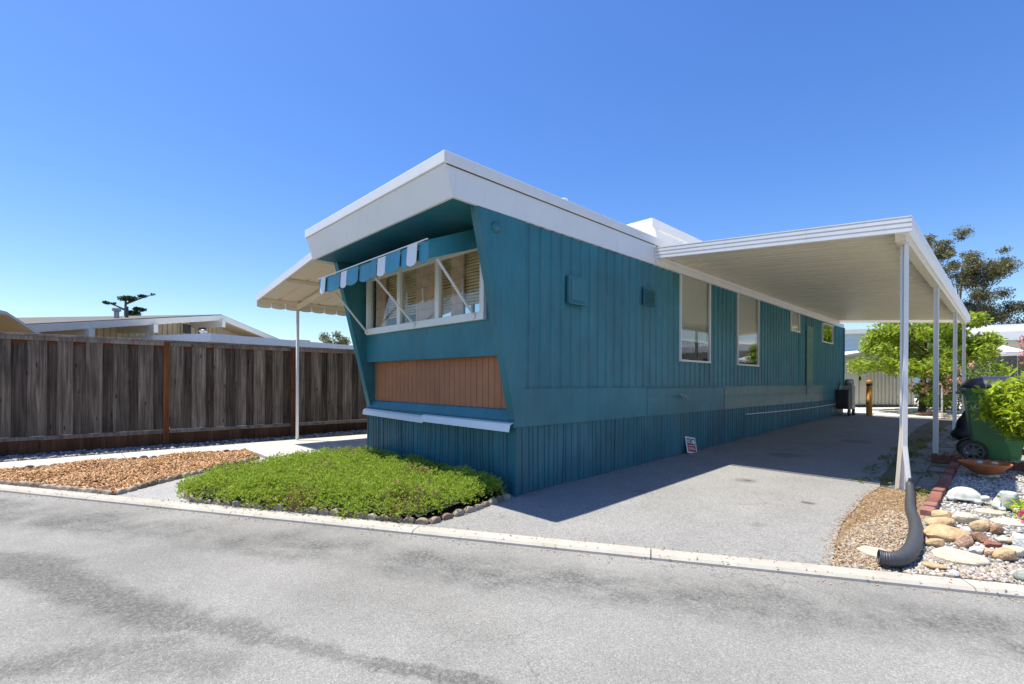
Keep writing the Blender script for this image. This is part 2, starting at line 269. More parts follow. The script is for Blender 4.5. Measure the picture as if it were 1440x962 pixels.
# ------------------------------------------------------------------ mesh helpers
class MB:
    def __init__(s): s.v = []; s.f = []
    def add(s, vs, fs):
        o = len(s.v); s.v += [tuple(v) for v in vs]; s.f += [tuple(o+i for i in f) for f in fs]; return s
    def box(s, x0, x1, y0, y1, z0, z1):
        return s.add([(x0,y0,z0),(x1,y0,z0),(x1,y1,z0),(x0,y1,z0),(x0,y0,z1),(x1,y0,z1),(x1,y1,z1),(x0,y1,z1)],
                     [(0,3,2,1),(4,5,6,7),(0,1,5,4),(1,2,6,5),(2,3,7,6),(3,0,4,7)])
    def prism(s, poly, ext):                       # polygon of 3D points extruded by a vector
        n = len(poly); e = Vector(ext); a = [Vector(p) for p in poly]
        return s.add(a + [p+e for p in a], [tuple(range(n))[::-1], tuple(range(n, 2*n))] + [(i, (i+1) % n, n+(i+1) % n, n+i) for i in range(n)])
    def bar(s, a, b, w, h=None, up=(0, 0, 1)):
        h = h or w; a = Vector(a); b = Vector(b); d = (b-a).normalized(); u = Vector(up)
        if abs(d.dot(u)) > 0.98: u = Vector((0, 1, 0))
        x = d.cross(u).normalized()*w/2; y = x.normalized().cross(d)*h/2
        return s.add([a-x-y, a+x-y, a+x+y, a-x+y, b-x-y, b+x-y, b+x+y, b-x+y], [(0,3,2,1),(4,5,6,7),(0,1,5,4),(1,2,6,5),(2,3,7,6),(3,0,4,7)])
    def tube(s, pts, rad, n=10, cap=True):
        pts = [Vector(p) for p in pts]; rad = rad if isinstance(rad, (list, tuple)) else [rad]*len(pts); rings = []
        o = len(s.v); ref = Vector((0.13, 0.31, 0.94))
        for i, p in enumerate(pts):
            d = (pts[min(i+1, len(pts)-1)]-pts[max(i-1, 0)]).normalized()
            if abs(d.dot(ref)) > 0.95: r2 = Vector((1, 0, 0))
            else: r2 = ref
            x = d.cross(r2).normalized(); y = x.cross(d)
            s.v += [tuple(p+(x*math.cos(2*math.pi*k/n)+y*math.sin(2*math.pi*k/n))*rad[i]) for k in range(n)]
        for i in range(len(pts)-1):
            for k in range(n): s.f.append((o+i*n+k, o+i*n+(k+1) % n, o+(i+1)*n+(k+1) % n, o+(i+1)*n+k))
        if cap: s.f.append(tuple(o+k for k in range(n))[::-1]); s.f.append(tuple(o+(len(pts)-1)*n+k for k in range(n)))
        return s
    def lathe(s, prof, c=(0, 0, 0), n=24):
        o = len(s.v)
        for r, z in prof: s.v += [(c[0]+r*math.cos(2*math.pi*k/n), c[1]+r*math.sin(2*math.pi*k/n), c[2]+z) for k in range(n)]
        for i in range(len(prof)-1):
            for k in range(n): s.f.append((o+i*n+k, o+i*n+(k+1) % n, o+(i+1)*n+(k+1) % n, o+(i+1)*n+k))
        return s
    def mesh(s, name, mat=None, smooth=False):
        m = bpy.data.meshes.new(name); m.from_pydata(s.v, [], s.f); m.update()
        if mat is not None: m.materials.append(MT[mat] if isinstance(mat, str) else mat)
        if smooth: m.shade_smooth()
        return m
    def build(s, name, mat, parent=None, smooth=False, bevel=0.0, **kw):
        return link(name, s.mesh(name, mat, smooth), parent, bevel=bevel, **kw)
def link(name, data, parent=None, loc=None, rot=None, bevel=0.0, kind=None, label=None):
    o = bpy.data.objects.new(name, data); COL.objects.link(o)
    if loc is not None: o.location = loc
    if rot is not None: o.rotation_euler = rot
    if parent is not None:
        o.parent = parent
        if loc is None: o.matrix_parent_inverse = WORLD(parent).inverted()
    if bevel:
        b = o.modifiers.new('bevel', 'BEVEL'); b.width = bevel; b.segments = 2; b.limit_method = 'ANGLE'
    if kind: o['kind'] = kind
    if label: o['label'] = label
    return o
def WORLD(o):
    m = Matrix.LocRotScale(o.location, o.rotation_euler, o.scale)
    return WORLD(o.parent) @ o.matrix_parent_inverse @ m if o.parent else m
def thing(name, label, cat, loc=(0, 0, 0), rz=0.0, group=None):
    o = bpy.data.objects.new(name, None); COL.objects.link(o); o.location = loc; o.rotation_euler = (0, 0, rz); o.empty_display_size = 0.2
    return tag(o, label, cat, group)
def tag(o, label, cat, group=None):
    o['label'] = label; o['category'] = cat
    if group: o['group'] = group
    return o
def struct(o): o['kind'] = 'structure'; return o
def copy_tree(o, parent=None):
    c = o.copy(); COL.objects.link(c)
    if parent: c.parent = parent
    for ch in o.children: copy_tree(ch, c)
    return c
def npmesh(name, V, F, mat, smooth=False):        # V (n,3); F (m,k) numpy
    m = bpy.data.meshes.new(name); k = F.shape[1]
    m.vertices.add(len(V)); m.vertices.foreach_set('co', V.astype(np.float32).ravel())
    m.loops.add(F.size); m.loops.foreach_set('vertex_index', F.astype(np.int32).ravel())
    m.polygons.add(len(F)); m.polygons.foreach_set('loop_start', np.arange(0, F.size, k, dtype=np.int32))
    m.update(calc_edges=True); m.validate()
    m.materials.append(MT[mat] if isinstance(mat, str) else mat)
    if smooth: m.shade_smooth()
    return m
def rand_rot(n, flat=1.0):                        # random orthonormal frames; flat<1 keeps the third axis near +Z
    d = rng.normal(size=(n, 3)); d[:, 2] = np.abs(d[:, 2])/max(flat, 1e-3); d /= np.linalg.norm(d, axis=1)[:, None]
    a = rng.normal(size=(n, 3)); a -= (a*d).sum(1)[:, None]*d; a /= np.linalg.norm(a, axis=1)[:, None]
    return a, np.cross(d, a), d
def scatter(P, tv, tf, sx, sy, sz, flat=1.0):     # many copies of a small template at points P
    n = len(P); a, b, c = rand_rot(n, flat); tv = np.asarray(tv, float); tf = np.asarray(tf)
    S = lambda s: (np.asarray(s)*np.ones(n))[:, None, None]
    V = P[:, None, :] + tv[None, :, 0:1]*S(sx)*a[:, None, :] + tv[None, :, 1:2]*S(sy)*b[:, None, :] + tv[None, :, 2:3]*S(sz)*c[:, None, :]
    F = (tf[None, :, :] + (np.arange(n)*len(tv))[:, None, None]).reshape(-1, tf.shape[1])
    return V.reshape(-1, 3), F
BOXV = [(-1,-1,-1),(1,-1,-1),(1,1,-1),(-1,1,-1),(-1,-1,1),(1,-1,1),(1,1,1),(-1,1,1)]; BOXF = [(0,3,2,1),(4,5,6,7),(0,1,5,4),(1,2,6,5),(2,3,7,6),(3,0,4,7)]
LEAFV = [(-0.5,0,0),(0,-0.28,0.06),(0.5,0,-0.04),(0,0.28,0.06)]; LEAFF = [(0,1,2,3)]
def ico():
    t = (1+5**.5)/2; v = np.array([(-1,t,0),(1,t,0),(-1,-t,0),(1,-t,0),(0,-1,t),(0,1,t),(0,-1,-t),(0,1,-t),(t,0,-1),(t,0,1),(-t,0,-1),(-t,0,1)], float); v /= np.linalg.norm(v[0])
    f = [(0,11,5),(0,5,1),(0,1,7),(0,7,10),(0,10,11),(1,5,9),(5,11,4),(11,10,2),(10,7,6),(7,1,8),(3,9,4),(3,4,2),(3,2,6),(3,6,8),(3,8,9),(4,9,5),(2,4,11),(6,2,10),(8,6,7),(9,8,1)]
    return v, np.array(f)
ICOV, ICOF = ico()
def inpoly(P, poly):
    x, y = P[:, 0], P[:, 1]; r = np.zeros(len(P), bool); n = len(poly)
    for i in range(n):
        (x1, y1), (x2, y2) = poly[i][:2], poly[(i+1) % n][:2]
        c = ((y1 > y) != (y2 > y)) & (x < (x2-x1)*(y-y1)/((y2-y1) or 1e-9)+x1); r ^= c
    return r
def sample(poly, n):
    a = np.array([p[:2] for p in poly]); lo, hi = a.min(0), a.max(0); out = np.zeros((0, 2))
    while len(out) < n:
        q = rng.uniform(lo, hi, (n*2, 2)); out = np.vstack([out, q[inpoly(q, poly)]])
    return out[:n]
def gz(y): return 0.018*np.clip(y, 0, 24.0)
def sheet(name, poly, dz, mat, thick=0.06, cuts=(0.0,)):
    # flat polygon that follows the ground's slope; split where the slope starts
    import bmesh
    bm = bmesh.new(); f = bm.faces.new([bm.verts.new((x, y, 0)) for x, y in poly])
    for c in cuts + (24.0,): bmesh.ops.bisect_plane(bm, geom=bm.verts[:]+bm.edges[:]+bm.faces[:], plane_co=(0, c, 0), plane_no=(0, 1, 0))
    if thick:
        r = bmesh.ops.extrude_face_region(bm, geom=bm.faces[:]); nv = {g for g in r['geom'] if isinstance(g, bmesh.types.BMVert)}
    for v in bm.verts: v.co.z = float(gz(v.co.y)) + dz - (thick if (thick and v not in nv) else 0)
    bmesh.ops.recalc_face_normals(bm, faces=bm.faces[:])
    m = bpy.data.meshes.new(name); bm.to_mesh(m); bm.free(); m.materials.append(MT[mat])
    if not thick and m.polygons[0].normal.z < 0: m.flip_normals()
    return struct(link(name, m))

# ------------------------------------------------------------------ ground, road, kerb, paving
KE = Vector((0.8669, 0.4985, 0)); KN = Vector((-0.4985, 0.8669, 0)); K0 = Vector((0, -1.78, 0))      # kerb front line
def kp(s, n, z=0.0): p = K0+KE*s+KN*n; return (p.x, p.y, z)
def k2(s, n): return kp(s, n)[:2]
KB = 0.165
g = MB(); ys = [-1500, -200, -40, 0, 24, 60, 200, 1500]
for i in range(len(ys)-1):
    z0, z1 = float(gz(ys[i]))-0.09, float(gz(ys[i+1]))-0.09
    g.add([(-1500, ys[i], z0), (1500, ys[i], z0), (1500, ys[i+1], z1), (-1500, ys[i+1], z1)], [(0, 1, 2, 3)])
struct(g.build('ground', 'ground'))
struct(MB().add([kp(-90, -8.5, -0.03), kp(90, -8.5, -0.03), kp(90, 0.02, -0.03), kp(-90, 0.02, -0.03)], [(0, 1, 2, 3)]).build('road', 'road'))
curb = struct(MB().add([kp(-90, 0.004, -0.045), kp(90, 0.004, -0.045), kp(90, KB-0.004, -0.045), kp(-90, KB-0.004, -0.045)], [(0, 1, 2, 3)]).build('curb', 'curb'))
s = -14.0
while s < 16:
    L = 2.05
    pr = [kp(s+0.004, 0.0, -0.08), kp(s+0.004, 0.006, -0.012), kp(s+0.004, 0.03, 0.006), kp(s+0.004, KB, 0.008), kp(s+0.004, KB, -0.08)]
    MB().prism(pr, KE*(L-0.008)).build('curb_section', 'curb', curb)
    s += L
def cb(x): return 0.575*x-1.78+KB/0.8669+0.004          # kerb back line
drive_edge = [(3.08, cb(3.08)), (3.05, 0.5), (2.98, 0.98), (2.90, 1.5), (2.87, 2.1), (2.86, 2.8), (2.88, 3.45), (2.80, 4.3), (2.73, 5.2), (2.62, 6.6), (2.5, 8.1), (2.42, 10), (2.36, 12.3), (2.4, 15.75)]
drive_edge = [(x+0.02*math.sin(7*y)*math.cos(3*y), y) for x, y in drive_edge]
driveway = sheet('driveway', [(-0.15, cb(-0.15)), (0.2, cb(0.2))] + drive_edge + [(-0.15, 15.75)], 0.0, 'drive')
sheet('backyard_paving', [(-9, 15.76), (9, 15.76), (9, 34), (-9, 34)], 0.006, 'yard')
MULCH = [(-3.18, -3.44), (-4.98, -1.36), (-6.02, -1.27), (-6.22, -2.6), (-6.05, -4.44), (-6.2, -5.25)]
MULCH = [(-3.2, cb(-3.2)+0.03), (-3.6, -2.95), (-4.9, -1.36), (-6.0, -1.27), (-6.12, -2.6), (-6.1, cb(-6.1)+0.03)]
JUN = [(-2.25, cb(-2.25)+0.09), (0.22, cb(0.22)+0.09), (0.14, -0.75), (-0.03, -0.07), (-3.60, -0.07), (-3.66, -1.0), (-3.45, -1.8), (-3.05, -2.42), (-2.6, -2.8)]
sheet('garden_path', [(-3.19, cb(-3.19)), (-0.16, cb(-0.16)), (-0.16, -0.02), (-3.62, -0.02), (-3.7, -1.2), (-4.89, -1.36), (-3.59, -2.95)], -0.002, 'path')
walk = struct(MB().box(-7.15, -3.66, -9.0, 6.0, -0.075, -0.05).build('walkway', 'walk'))
def slab(x0, x1, y0, y1):
    MB().box(x0+0.004, x1-0.004, y0+0.004, y1-0.004, -0.05, 0.0055+random.uniform(-.001, .001)).build('slab', 'walk', walk, bevel=0.006)
for y0 in (-8.4, -6.6, -4.8, -3.0): slab(-7.2, -6.13, y0, y0+1.8)
for x0, x1 in ((-7.2, -5.42), (-5.42, -3.66)):
    for y0, y1 in ((-1.2, 0.75), (0.75, 2.6), (2.6, 4.4), (4.4, 6.0)): slab(x0, x1, y0, y1)
sheet('mulch_bed', MULCH, 0.012, 'soil', 0.05)
sheet('planting_bed', JUN, 0.02, 'soil', 0.05)
def FX(y): return -7.97+0.036*(y+4.5)                     # fence line
sheet('gravel_strip', [(-7.2, -9), (-7.2, 6), (FX(6)-0.2, 6), (FX(-9)-0.2, -9)], -0.01, 'gravelbase')
edge_r = [(x, y) for x, y in drive_edge]
sheet('side_strip', [(x+0.003, y) for x, y in edge_r if y < 3.46] + [(3.42, 3.46), (3.42, cb(3.42))], -0.012, 'straw')
sheet('paver_strip', [(x+0.003, y) for x, y in edge_r if y > 3.44] + [(3.42, 15.75), (3.42, 3.47)], -0.02, 'ground')
sheet('rock_garden', [(3.423, cb(3.423)), (5.74, cb(5.74)), (5.74, 15.75), (3.423, 15.75)], -0.012, 'gravelbase')

sheet('bounce_driveway', [(5.75, cb(5.75)), (8.7, cb(8.7)), (8.7, 15.74), (5.75, 15.74)], -0.004, 'yard')  # unseen pale driveway, added to bounce light up under the carport

# ------------------------------------------------------------------ the mobile home
W = 3.64; YB = 15.9; ZS, ZD, ZF, ZB_, ZT = 0.80, 1.263, 3.25, 3.56, 3.69
H = thing('mobile_home', 'teal mobile home with slanted front wings and a white roof edge', 'mobile home', (-W/2, 0, 0))
def corr_y(mb, x, y0, y1, z0, z1, pitch=0.2, depth=0.018, up=0.05, sl=0.013, sgn=1, jit=0.0, lean=0.0, zf0=None):
    # vertical-rib sheet lying in an x plane
    prof = [(y0, 0.0)]; y = math.floor(y0/pitch)*pitch
    while y < y1:
        jd = depth*(1+random.uniform(-jit, jit)); jo = random.uniform(-jit, jit)*0.02
        for dy, h in ((0, 0), (sl, jd), (sl+up, jd), (2*sl+up, 0)):
            yy = y+dy+jo
            if y0 < yy < y1 and yy > prof[-1][0]: prof.append((yy, h))
        y += pitch*(1+random.uniform(-jit, jit)*0.4)
    prof.append((y1, 0.0))
    vs = []
    for yy, h in prof:
        zz = z0 if zf0 is None else zf0(yy)
        vs += [(x+sgn*h+lean*0.0, yy, zz), (x+sgn*h, yy, z1)]
    mb.add(vs, [(2*i, 2*i+2, 2*i+3, 2*i+1) if sgn > 0 else (2*i, 2*i+1, 2*i+3, 2*i+2) for i in range(len(prof)-1)])
    return mb
WIN = [(4.0, 5.21, 1.71, ZF), (6.55, 7.78, 1.71, ZF), (10.09, 10.86, 2.71, ZF), (13.16, 14.4, 2.60, 3.19)]
DOOR = (11.5, 12.0)
segs = [(0.14, 0.76), (0.76, 2.2), (2.2, 4.0)]
yy = 0
for a, b in ((0.14, 0.76), (0.76, 2.2), (2.2, 4.0), (5.21, 6.55), (7.78, 8.95), (8.95, 10.09), (10.86, 11.46), (12.04, 13.16), (14.4, 15.2), (15.2, YB)):
    corr_y(MB(), -0.022, a, b, ZD-0.02, ZF).build('siding_panel', 'teal', H)
for a, b, z0, z1 in WIN:
    corr_y(MB(), -0.022, a, b, ZD-0.02, z0).build('siding_panel', 'teal', H)
    if z1 < ZF: corr_y(MB(), -0.022, a, b, z1, ZF).build('siding_panel', 'teal', H)
corr_y(MB(), -0.022, 11.46, 12.04, 2.95, ZF).build('siding_panel', 'teal', H)
# rivets on the panel joint
rv = MB()
for k in range(26): rv.box(-0.001, 0.006, 0.772, 0.782, 1.35+k*0.073, 1.36+k*0.073)
for k in range(26): rv.box(-0.001, 0.006, 2.215, 2.225, 1.35+k*0.073, 1.36+k*0.073)
rv.build('rivets', 'teal', H, kind='stuff')
# left, back walls, floor, ceiling
for a, b, z0, z1 in ((0.1, 0.5, ZS, ZF), (0.5, 3.2, ZS, 1.45), (0.5, 3.2, 3.12, ZF), (3.2, YB, ZS, ZF)): corr_y(MB(), -W, a, b, z0, z1, sgn=-1).build('left_wall', 'teal', H)
fill_win = MB().box(-W-0.05, -W+0.04, 0.5, 3.2, 1.45, 1.5).build('window', 'white_clean', H)  # unseen window, added to let light into the front room
for a in (0.5, 1.38, 2.27, 3.15): MB().box(-W-0.045, -W+0.04, a, a+0.05, 1.5, 3.12).build('jamb', 'white_clean', fill_win)
for a in (0.55, 1.43, 2.32): MB().box(-W+0.0, -W+0.006, a+.001, a+0.828, 1.501, 3.119).build('pane', 'glass', fill_win)
MB().box(-W, 0, YB-0.02, YB, ZS, ZF+0.05).build('back_wall', 'teal', H)
MB().box(-W+0.09, -0.09, 0.10, YB-0.03, 0.74, 0.79).build('floor', 'interior', H)
MB().box(-W+0.03, -0.03, -0.10, YB-0.03, ZF+0.03, ZF+0.06).build('ceiling', 'interior', H)
MB().box(-W+0.05, -0.05, 3.55, 3.6, 0.8, ZF+0.02).build('interior_wall', 'interior', H)
# corner trim at the back
MB().box(-0.02, 0.03, YB-0.04, YB+0.02, ZS, ZF).build('corner_trim', 'teal', H)
# band sheets above the skirt
for a, b, m in ((2.9, 5.86, 'teal'), (5.86, 9.27, 'teal_band'), (9.27, 13.2, 'teal_band'), (13.2, YB, 'teal')):
    mb = MB(); x1 = 0.006 if a < 5 else 0.014
    mb.prism([(-0.07, a+0.003, ZS), (x1, a+0.003, ZS), (x1+0.004, a+0.003, 1.02), (x1-0.004, a+0.003, 1.10), (x1, a+0.003, 1.235), (x1-0.012, a+0.003, ZD), (-0.07, a+0.003, ZD)], (0, b-a-0.006, 0))
    mb.build('band_panel', m, H)
MB().box(-0.024, 0.004, 0.132, YB, ZD+0.001, ZD+0.010).build('trim_strip', 'teal', H)
# skirts
def jskirt_y(x, y0, y1, z1, name, flip=1):
    mb = MB()
    if flip > 0 and y1 < 5:
        q = y0; prof = [(y0, 0.0)]
        while q < y1-0.12:
            q += random.choice((.055, .075, .09, .115, .13)); d_ = random.uniform(.008, .02); prof += [(q-.009, random.uniform(-.003, .004)), (q-.004, -d_), (q+.003, -d_), (q+.007, random.uniform(-.003, .004))]
        prof.append((y1, 0.0)); vs_ = []
        for q, d_ in prof: vs_ += [(x+d_+.012*math.sin(q*5)*(1-k), q+.006*math.sin(q*31)*k, float(gz(q))*(1-k)-.03*(1-k)+z1*k) for k in (0, .5, 1)]
        mb.add(vs_, [(3*i+k, 3*i+3+k, 3*i+4+k, 3*i+1+k) for i in range(len(prof)-1) for k in (0, 1)])
    else: corr_y(mb, x, y0, y1, 0, z1, 0.105, 0.022, 0.05, 0.010, flip, 0.3, zf0=lambda q: float(gz(q))-0.03)
    return mb.build(name, 'teal_skirt', H)
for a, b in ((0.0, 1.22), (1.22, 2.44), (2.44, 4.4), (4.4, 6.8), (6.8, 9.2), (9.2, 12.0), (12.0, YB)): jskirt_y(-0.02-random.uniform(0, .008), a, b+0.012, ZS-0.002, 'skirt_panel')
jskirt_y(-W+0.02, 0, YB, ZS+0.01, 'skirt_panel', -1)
# front skirt: buckled narrow-rib sheets
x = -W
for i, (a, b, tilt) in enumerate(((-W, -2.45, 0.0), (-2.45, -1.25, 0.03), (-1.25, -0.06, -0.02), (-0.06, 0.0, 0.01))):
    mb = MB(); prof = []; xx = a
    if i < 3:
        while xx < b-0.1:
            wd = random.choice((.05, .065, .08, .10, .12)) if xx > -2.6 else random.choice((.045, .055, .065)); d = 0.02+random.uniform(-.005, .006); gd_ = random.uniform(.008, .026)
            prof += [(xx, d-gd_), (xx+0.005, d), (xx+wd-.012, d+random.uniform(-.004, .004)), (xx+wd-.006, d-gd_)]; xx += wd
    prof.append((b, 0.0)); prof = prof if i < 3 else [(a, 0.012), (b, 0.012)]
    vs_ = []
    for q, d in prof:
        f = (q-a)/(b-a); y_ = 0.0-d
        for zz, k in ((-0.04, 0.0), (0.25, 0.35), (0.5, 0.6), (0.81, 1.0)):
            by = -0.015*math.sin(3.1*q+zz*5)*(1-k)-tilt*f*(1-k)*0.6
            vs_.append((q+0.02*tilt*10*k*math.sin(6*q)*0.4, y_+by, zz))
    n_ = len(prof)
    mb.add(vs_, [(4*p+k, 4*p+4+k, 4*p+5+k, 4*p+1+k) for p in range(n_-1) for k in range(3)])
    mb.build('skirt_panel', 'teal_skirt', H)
MB().bar((0.004, -0.012, -0.03), (0.004, -0.012, 0.80), 0.05, 0.03, (0, 1, 0)).build('corner_trim', 'teal_skirt', H)
# side wings: thick slanted wall ends
MB().prism([(-W, -0.625, ZF+0.02), (-W, 0.0, ZS), (-W, 0.15, ZS), (-W, 0.15, ZF+0.02)], (0.125, 0, 0)).build('wing_wall', 'teal', H, bevel=0.006)
MB().prism([(-0.125, -0.625, ZF+0.02), (-0.125, 0.0, ZS), (-0.125, 2.9, ZS), (-0.125, 2.9, ZD), (-0.125, 0.13, ZD), (-0.125, 0.13, ZF+0.02)], (0.127, 0, 0)).build('wing_wall', 'teal', H, bevel=0.006)
# front wall above, with window opening
FW = -0.108; WX0, WX1, WZ0, WZ1 = -3.44, -0.43, 2.10, 3.07
fwm = MB(); il, ir = -W+0.12, -0.12
fwm.box(il, ir, FW, FW+0.06, 1.653, WZ0); fwm.box(il, ir, FW, FW+0.06, WZ1, ZF+0.03); fwm.box(il, WX0, FW, FW+0.06, WZ0, WZ1); fwm.box(WX1, ir, FW, FW+0.06, WZ0, WZ1)
fwm.box(il, ir, FW+0.06, 0.10, 1.655, 1.69)
fwm.build('front_wall', 'teal', H)
# brown recessed planks
x = il
while x < ir-0.01:
    wd = min(0.118, ir-x)
    mb = MB(); mb.box(x+0.003, x+wd-0.003, 0.055, 0.09, 1.0, 1.66); mb.build('brown_plank', 'brown', H, bevel=0.004); x += 0.118
MB().box(il, ir, 0.08, 0.1, 0.9, 1.66).build('panel_backing', 'brown', H)
MB().prism([(il, 0.095, 1.03), (il, 0.02, 1.0), (il, -0.03, 0.90), (il, -0.03, 0.82), (il, 0.095, 0.82)], (ir-il, 0, 0)).build('sill_ledge', 'teal', H)
MB().prism([(-W, 0.0, 0.89), (-W, -0.05, 0.875), (-W, -0.05, 0.80), (-W, 0.0, 0.80)], (W-0.002, 0, 0)).build('drip_ledge', 'teal', H)
MB().prism([(-W-0.015, -0.045, 0.875), (-W-0.015, -0.09, 0.845), (-W-0.015, -0.10, 0.77), (-W-0.015, -0.096, 0.77), (-W-0.015, -0.082, 0.84), (-W-0.015, -0.045, 0.87)], (1.83, 0, -0.03)).build('flashing', 'fblue', H)
MB().prism([(-1.84, -0.055, 0.868), (-1.84, -0.10, 0.855), (-1.84, -0.122, 0.765), (-1.84, -0.117, 0.765), (-1.84, -0.095, 0.848), (-1.84, -0.055, 0.861)], (1.84, -.01, -0.006)).build('flashing', 'fblue', H)
# windows
def window(parent, axis, a0, a1, z0, z1, depth0, fr=0.05, mull=(), top=True):
    # axis 'y': window in an x=const plane facing +x; axis 'x': in a y=const plane facing -y
    def bx(mb, p0, p1, q0, q1, d0, d1):
        if axis == 'y': mb.box(depth0+d0, depth0+d1, p0, p1, q0, q1)
        else: mb.box(p0, p1, depth0-d1, depth0-d0, q0, q1)
        return mb
    root = bx(MB(), a0, a1, z0, z0+fr, -0.04, 0.022 if axis == 'y' else 0.05).build('window', 'white_clean', parent, bevel=0.004)
    for p0, p1 in ((a0, a0+fr*0.8), (a1-fr*0.8, a1)): bx(MB(), p0, p1, z0+fr, z1, -0.04, 0.012 if axis == 'y' else 0.045).build('jamb', 'white_clean', root)
    if top: bx(MB(), a0+fr*.8, a1-fr*.8, z1-fr*0.8, z1, -0.04, 0.04).build('head', 'white_clean', root)
    cuts = [a0+fr*0.8] + [m for m in mull] + [a1-fr*0.8]
    for m in mull: bx(MB(), m-0.045, m+0.045, z0+fr, z1-fr*.8, -0.03, 0.035).build('mullion', 'white_clean', root)
    for i in range(len(cuts)-1):
        p0 = cuts[i]+(0.045 if i else 0); p1 = cuts[i+1]-(0.045 if i < len(cuts)-2 else 0)
        bx(MB(), p0+.001, p1-.001, z0+fr+.001, z1-(fr*.8 if top else 0)-.001, -0.012, -0.006).build('pane', 'glass', root)
    return root
for (a, b, z0, z1) in WIN: window(H, 'y', a, b, z0, z1, 0.0, 0.036, top=z1 < ZF)
window(H, 'x', WX0, WX1, WZ0, WZ1, FW, 0.10, (-2.43, -1.43))
# glazing bars inside the front lights
for p0, p1 in ((-3.36, -2.475), (-2.385, -1.475), (-1.385, -0.51)):
    mb = MB()
    for z_ in (2.36, 2.52, 2.68, 2.84): mb.box(p0, p1, FW+0.012, FW+0.016, z_, z_+0.004)
    mb.build('glazing_bar', 'greym', H)
# door panel painted over, vents, marker light, hose bib
d = MB().box(0.0, 0.028, 11.455, 12.045, 0.98, 2.95).build('service_door', 'teal_band', H)
lv = MB()
for k in range(7): lv.box(0.028, 0.034, 11.6, 11.9, 2.62+k*0.035, 2.64+k*0.035)
for k in range(7): lv.box(0.028, 0.034, 11.6, 11.9, 1.2+k*0.035, 1.22+k*0.035)
lv.build('louvre', 'teal', d, kind='stuff'); MB().bar((0.05, 11.55, 1.04), (0.05, 11.95, 1.04), 0.02).build('handle', 'greym', d)
v = MB().box(0.0, 0.045, 0.89, 1.25, 2.37, 2.73).build('wall_hatch', 'teal', H, bevel=0.008)
MB().box(0.047, 0.056, 0.93, 1.21, 2.41, 2.69).build('hatch_lid', 'teal', v, bevel=0.004); MB().box(0.03, 0.075, 0.87, 1.27, 2.355, 2.37).build('hatch_lip', 'teal', v)
v = MB().box(0.0, 0.03, 2.76, 3.08, 2.56, 2.84).build('wall_vent', 'teal', H)
for k in range(6): MB().prism([(0.03, 2.78, 2.585+k*.042), (0.06, 2.78, 2.575+k*.042), (0.06, 2.78, 2.583+k*.042), (0.03, 2.78, 2.605+k*.042)], (0, 0.28, 0)).build('louvre', 'teal', v)
ml = MB(); ml.lathe([(0.0, 0.05), (0.035, 0.045), (0.06, 0.02), (0.065, 0.0)], n=20); o = ml.build('marker_light', 'teal', H, True); o.matrix_parent_inverse = Matrix(); o.rotation_euler = (0, R(90), 0); o.location = Vector((0.0, -0.35, 3.07))-H.location
hb = MB(); hb.tube([(0.02, 3.92, 1.10), (0.10, 3.92, 1.10), (0.12, 3.92, 1.06)], 0.012); hb.tube([(0.02, 4.06, 1.08), (0.09, 4.06, 1.08), (0.11, 4.06, 1.04)], 0.012); hb.box(0.06, 0.075, 3.895, 3.945, 1.115, 1.135); hb.box(0.06, 0.075, 4.035, 4.085, 1.095, 1.115)
hb.build('hose_bib', 'greym', H)
MB().tube([(0.05, y_, 0.66-0.03*math.sin((y_-7)*0.4)) for y_ in np.linspace(6.9, 15.6, 14)], 0.009, 6).build('cable', 'white_clean', H)
# roof: soffit, slanted fascia, top band, deck
MB().box(-W+0.02, -0.02, -0.93, FW+0.02, ZF+0.012, ZF+0.04).build('soffit', 'teal', H)
f0, f1 = -0.952, -1.055
fas = MB().prism([(0, f0, ZF), (0, f1, ZB_), (0, f1+0.05, ZB_), (0, f0+0.03, ZF)], (-W, 0, 0)).build('front_fascia', 'white', H)
fs = MB().prism([(0.012, f0, ZF-0.004), (0.012, 3.12, ZF-0.004), (0.012, 3.12, ZB_), (0.012, f1+0.002, ZB_)], (-0.035, 0, 0)); fs.build('side_fascia', 'white', H)
MB().box(-0.02, 0.03, 3.122, 14.75, ZF-0.012, 3.40).build('side_fascia', 'white', H)
fs = MB().prism([(-W-0.012, f0, ZF-0.004), (-W-0.012, YB, ZF-0.004), (-W-0.012, YB, ZB_), (-W-0.012, f1+0.002, ZB_)], (0.035, 0, 0)); fs.build('side_fascia', 'white', H)
rb = MB().box(-W-0.03, 0.03, f1-0.02, 14.8, ZB_+0.004, ZT).build('roof', 'white_clean', H, bevel=0.008)
MB().box(-W, 0.0, 14.8, YB+0.03, ZF, ZF+0.12).build('roof_end', 'white', rb)
MB().box(0.0, 0.022, f1+0.02, 3.1, ZB_-0.006, ZB_+0.004).build('drip_edge', 'dark', rb)
vp = MB(); vp.lathe([(0.05, 0), (0.05, 0.10), (0.075, 0.11), (0.075, 0.14), (0.0, 0.16)], (-0.25, 1.1, ZT), 16); vp.build('vent_cap', 'white_clean', rb, True)
# raised roof box
RX0, RX1, RY0, RY1 = -3.2, -0.52, 3.95, 9.5
rr = MB().box(RX0, RX1, RY0, RY1, 4.16, 4.34).build('raised_roof', 'white_clean', H, bevel=0.008)
MB().prism([(RX0+0.02, RY0+0.32, ZT), (RX0+0.02, RY0+0.06, 4.16), (RX0+0.02, RY1-0.06, 4.16), (RX0+0.02, RY1-0.3, ZT)], (RX1-RX0-0.04, 0, 0)).build('raised_wall', 'white', rr)
MB().prism([(RX1-0.02, RY0+0.30, ZT), (RX1-0.02, RY0+0.05, 4.158), (RX1-0.02, RY0+0.17, 4.158), (RX1-0.02, RY0+0.42, ZT)], (0.03, 0, 0)).build('raised_trim', 'white_clean', rr)

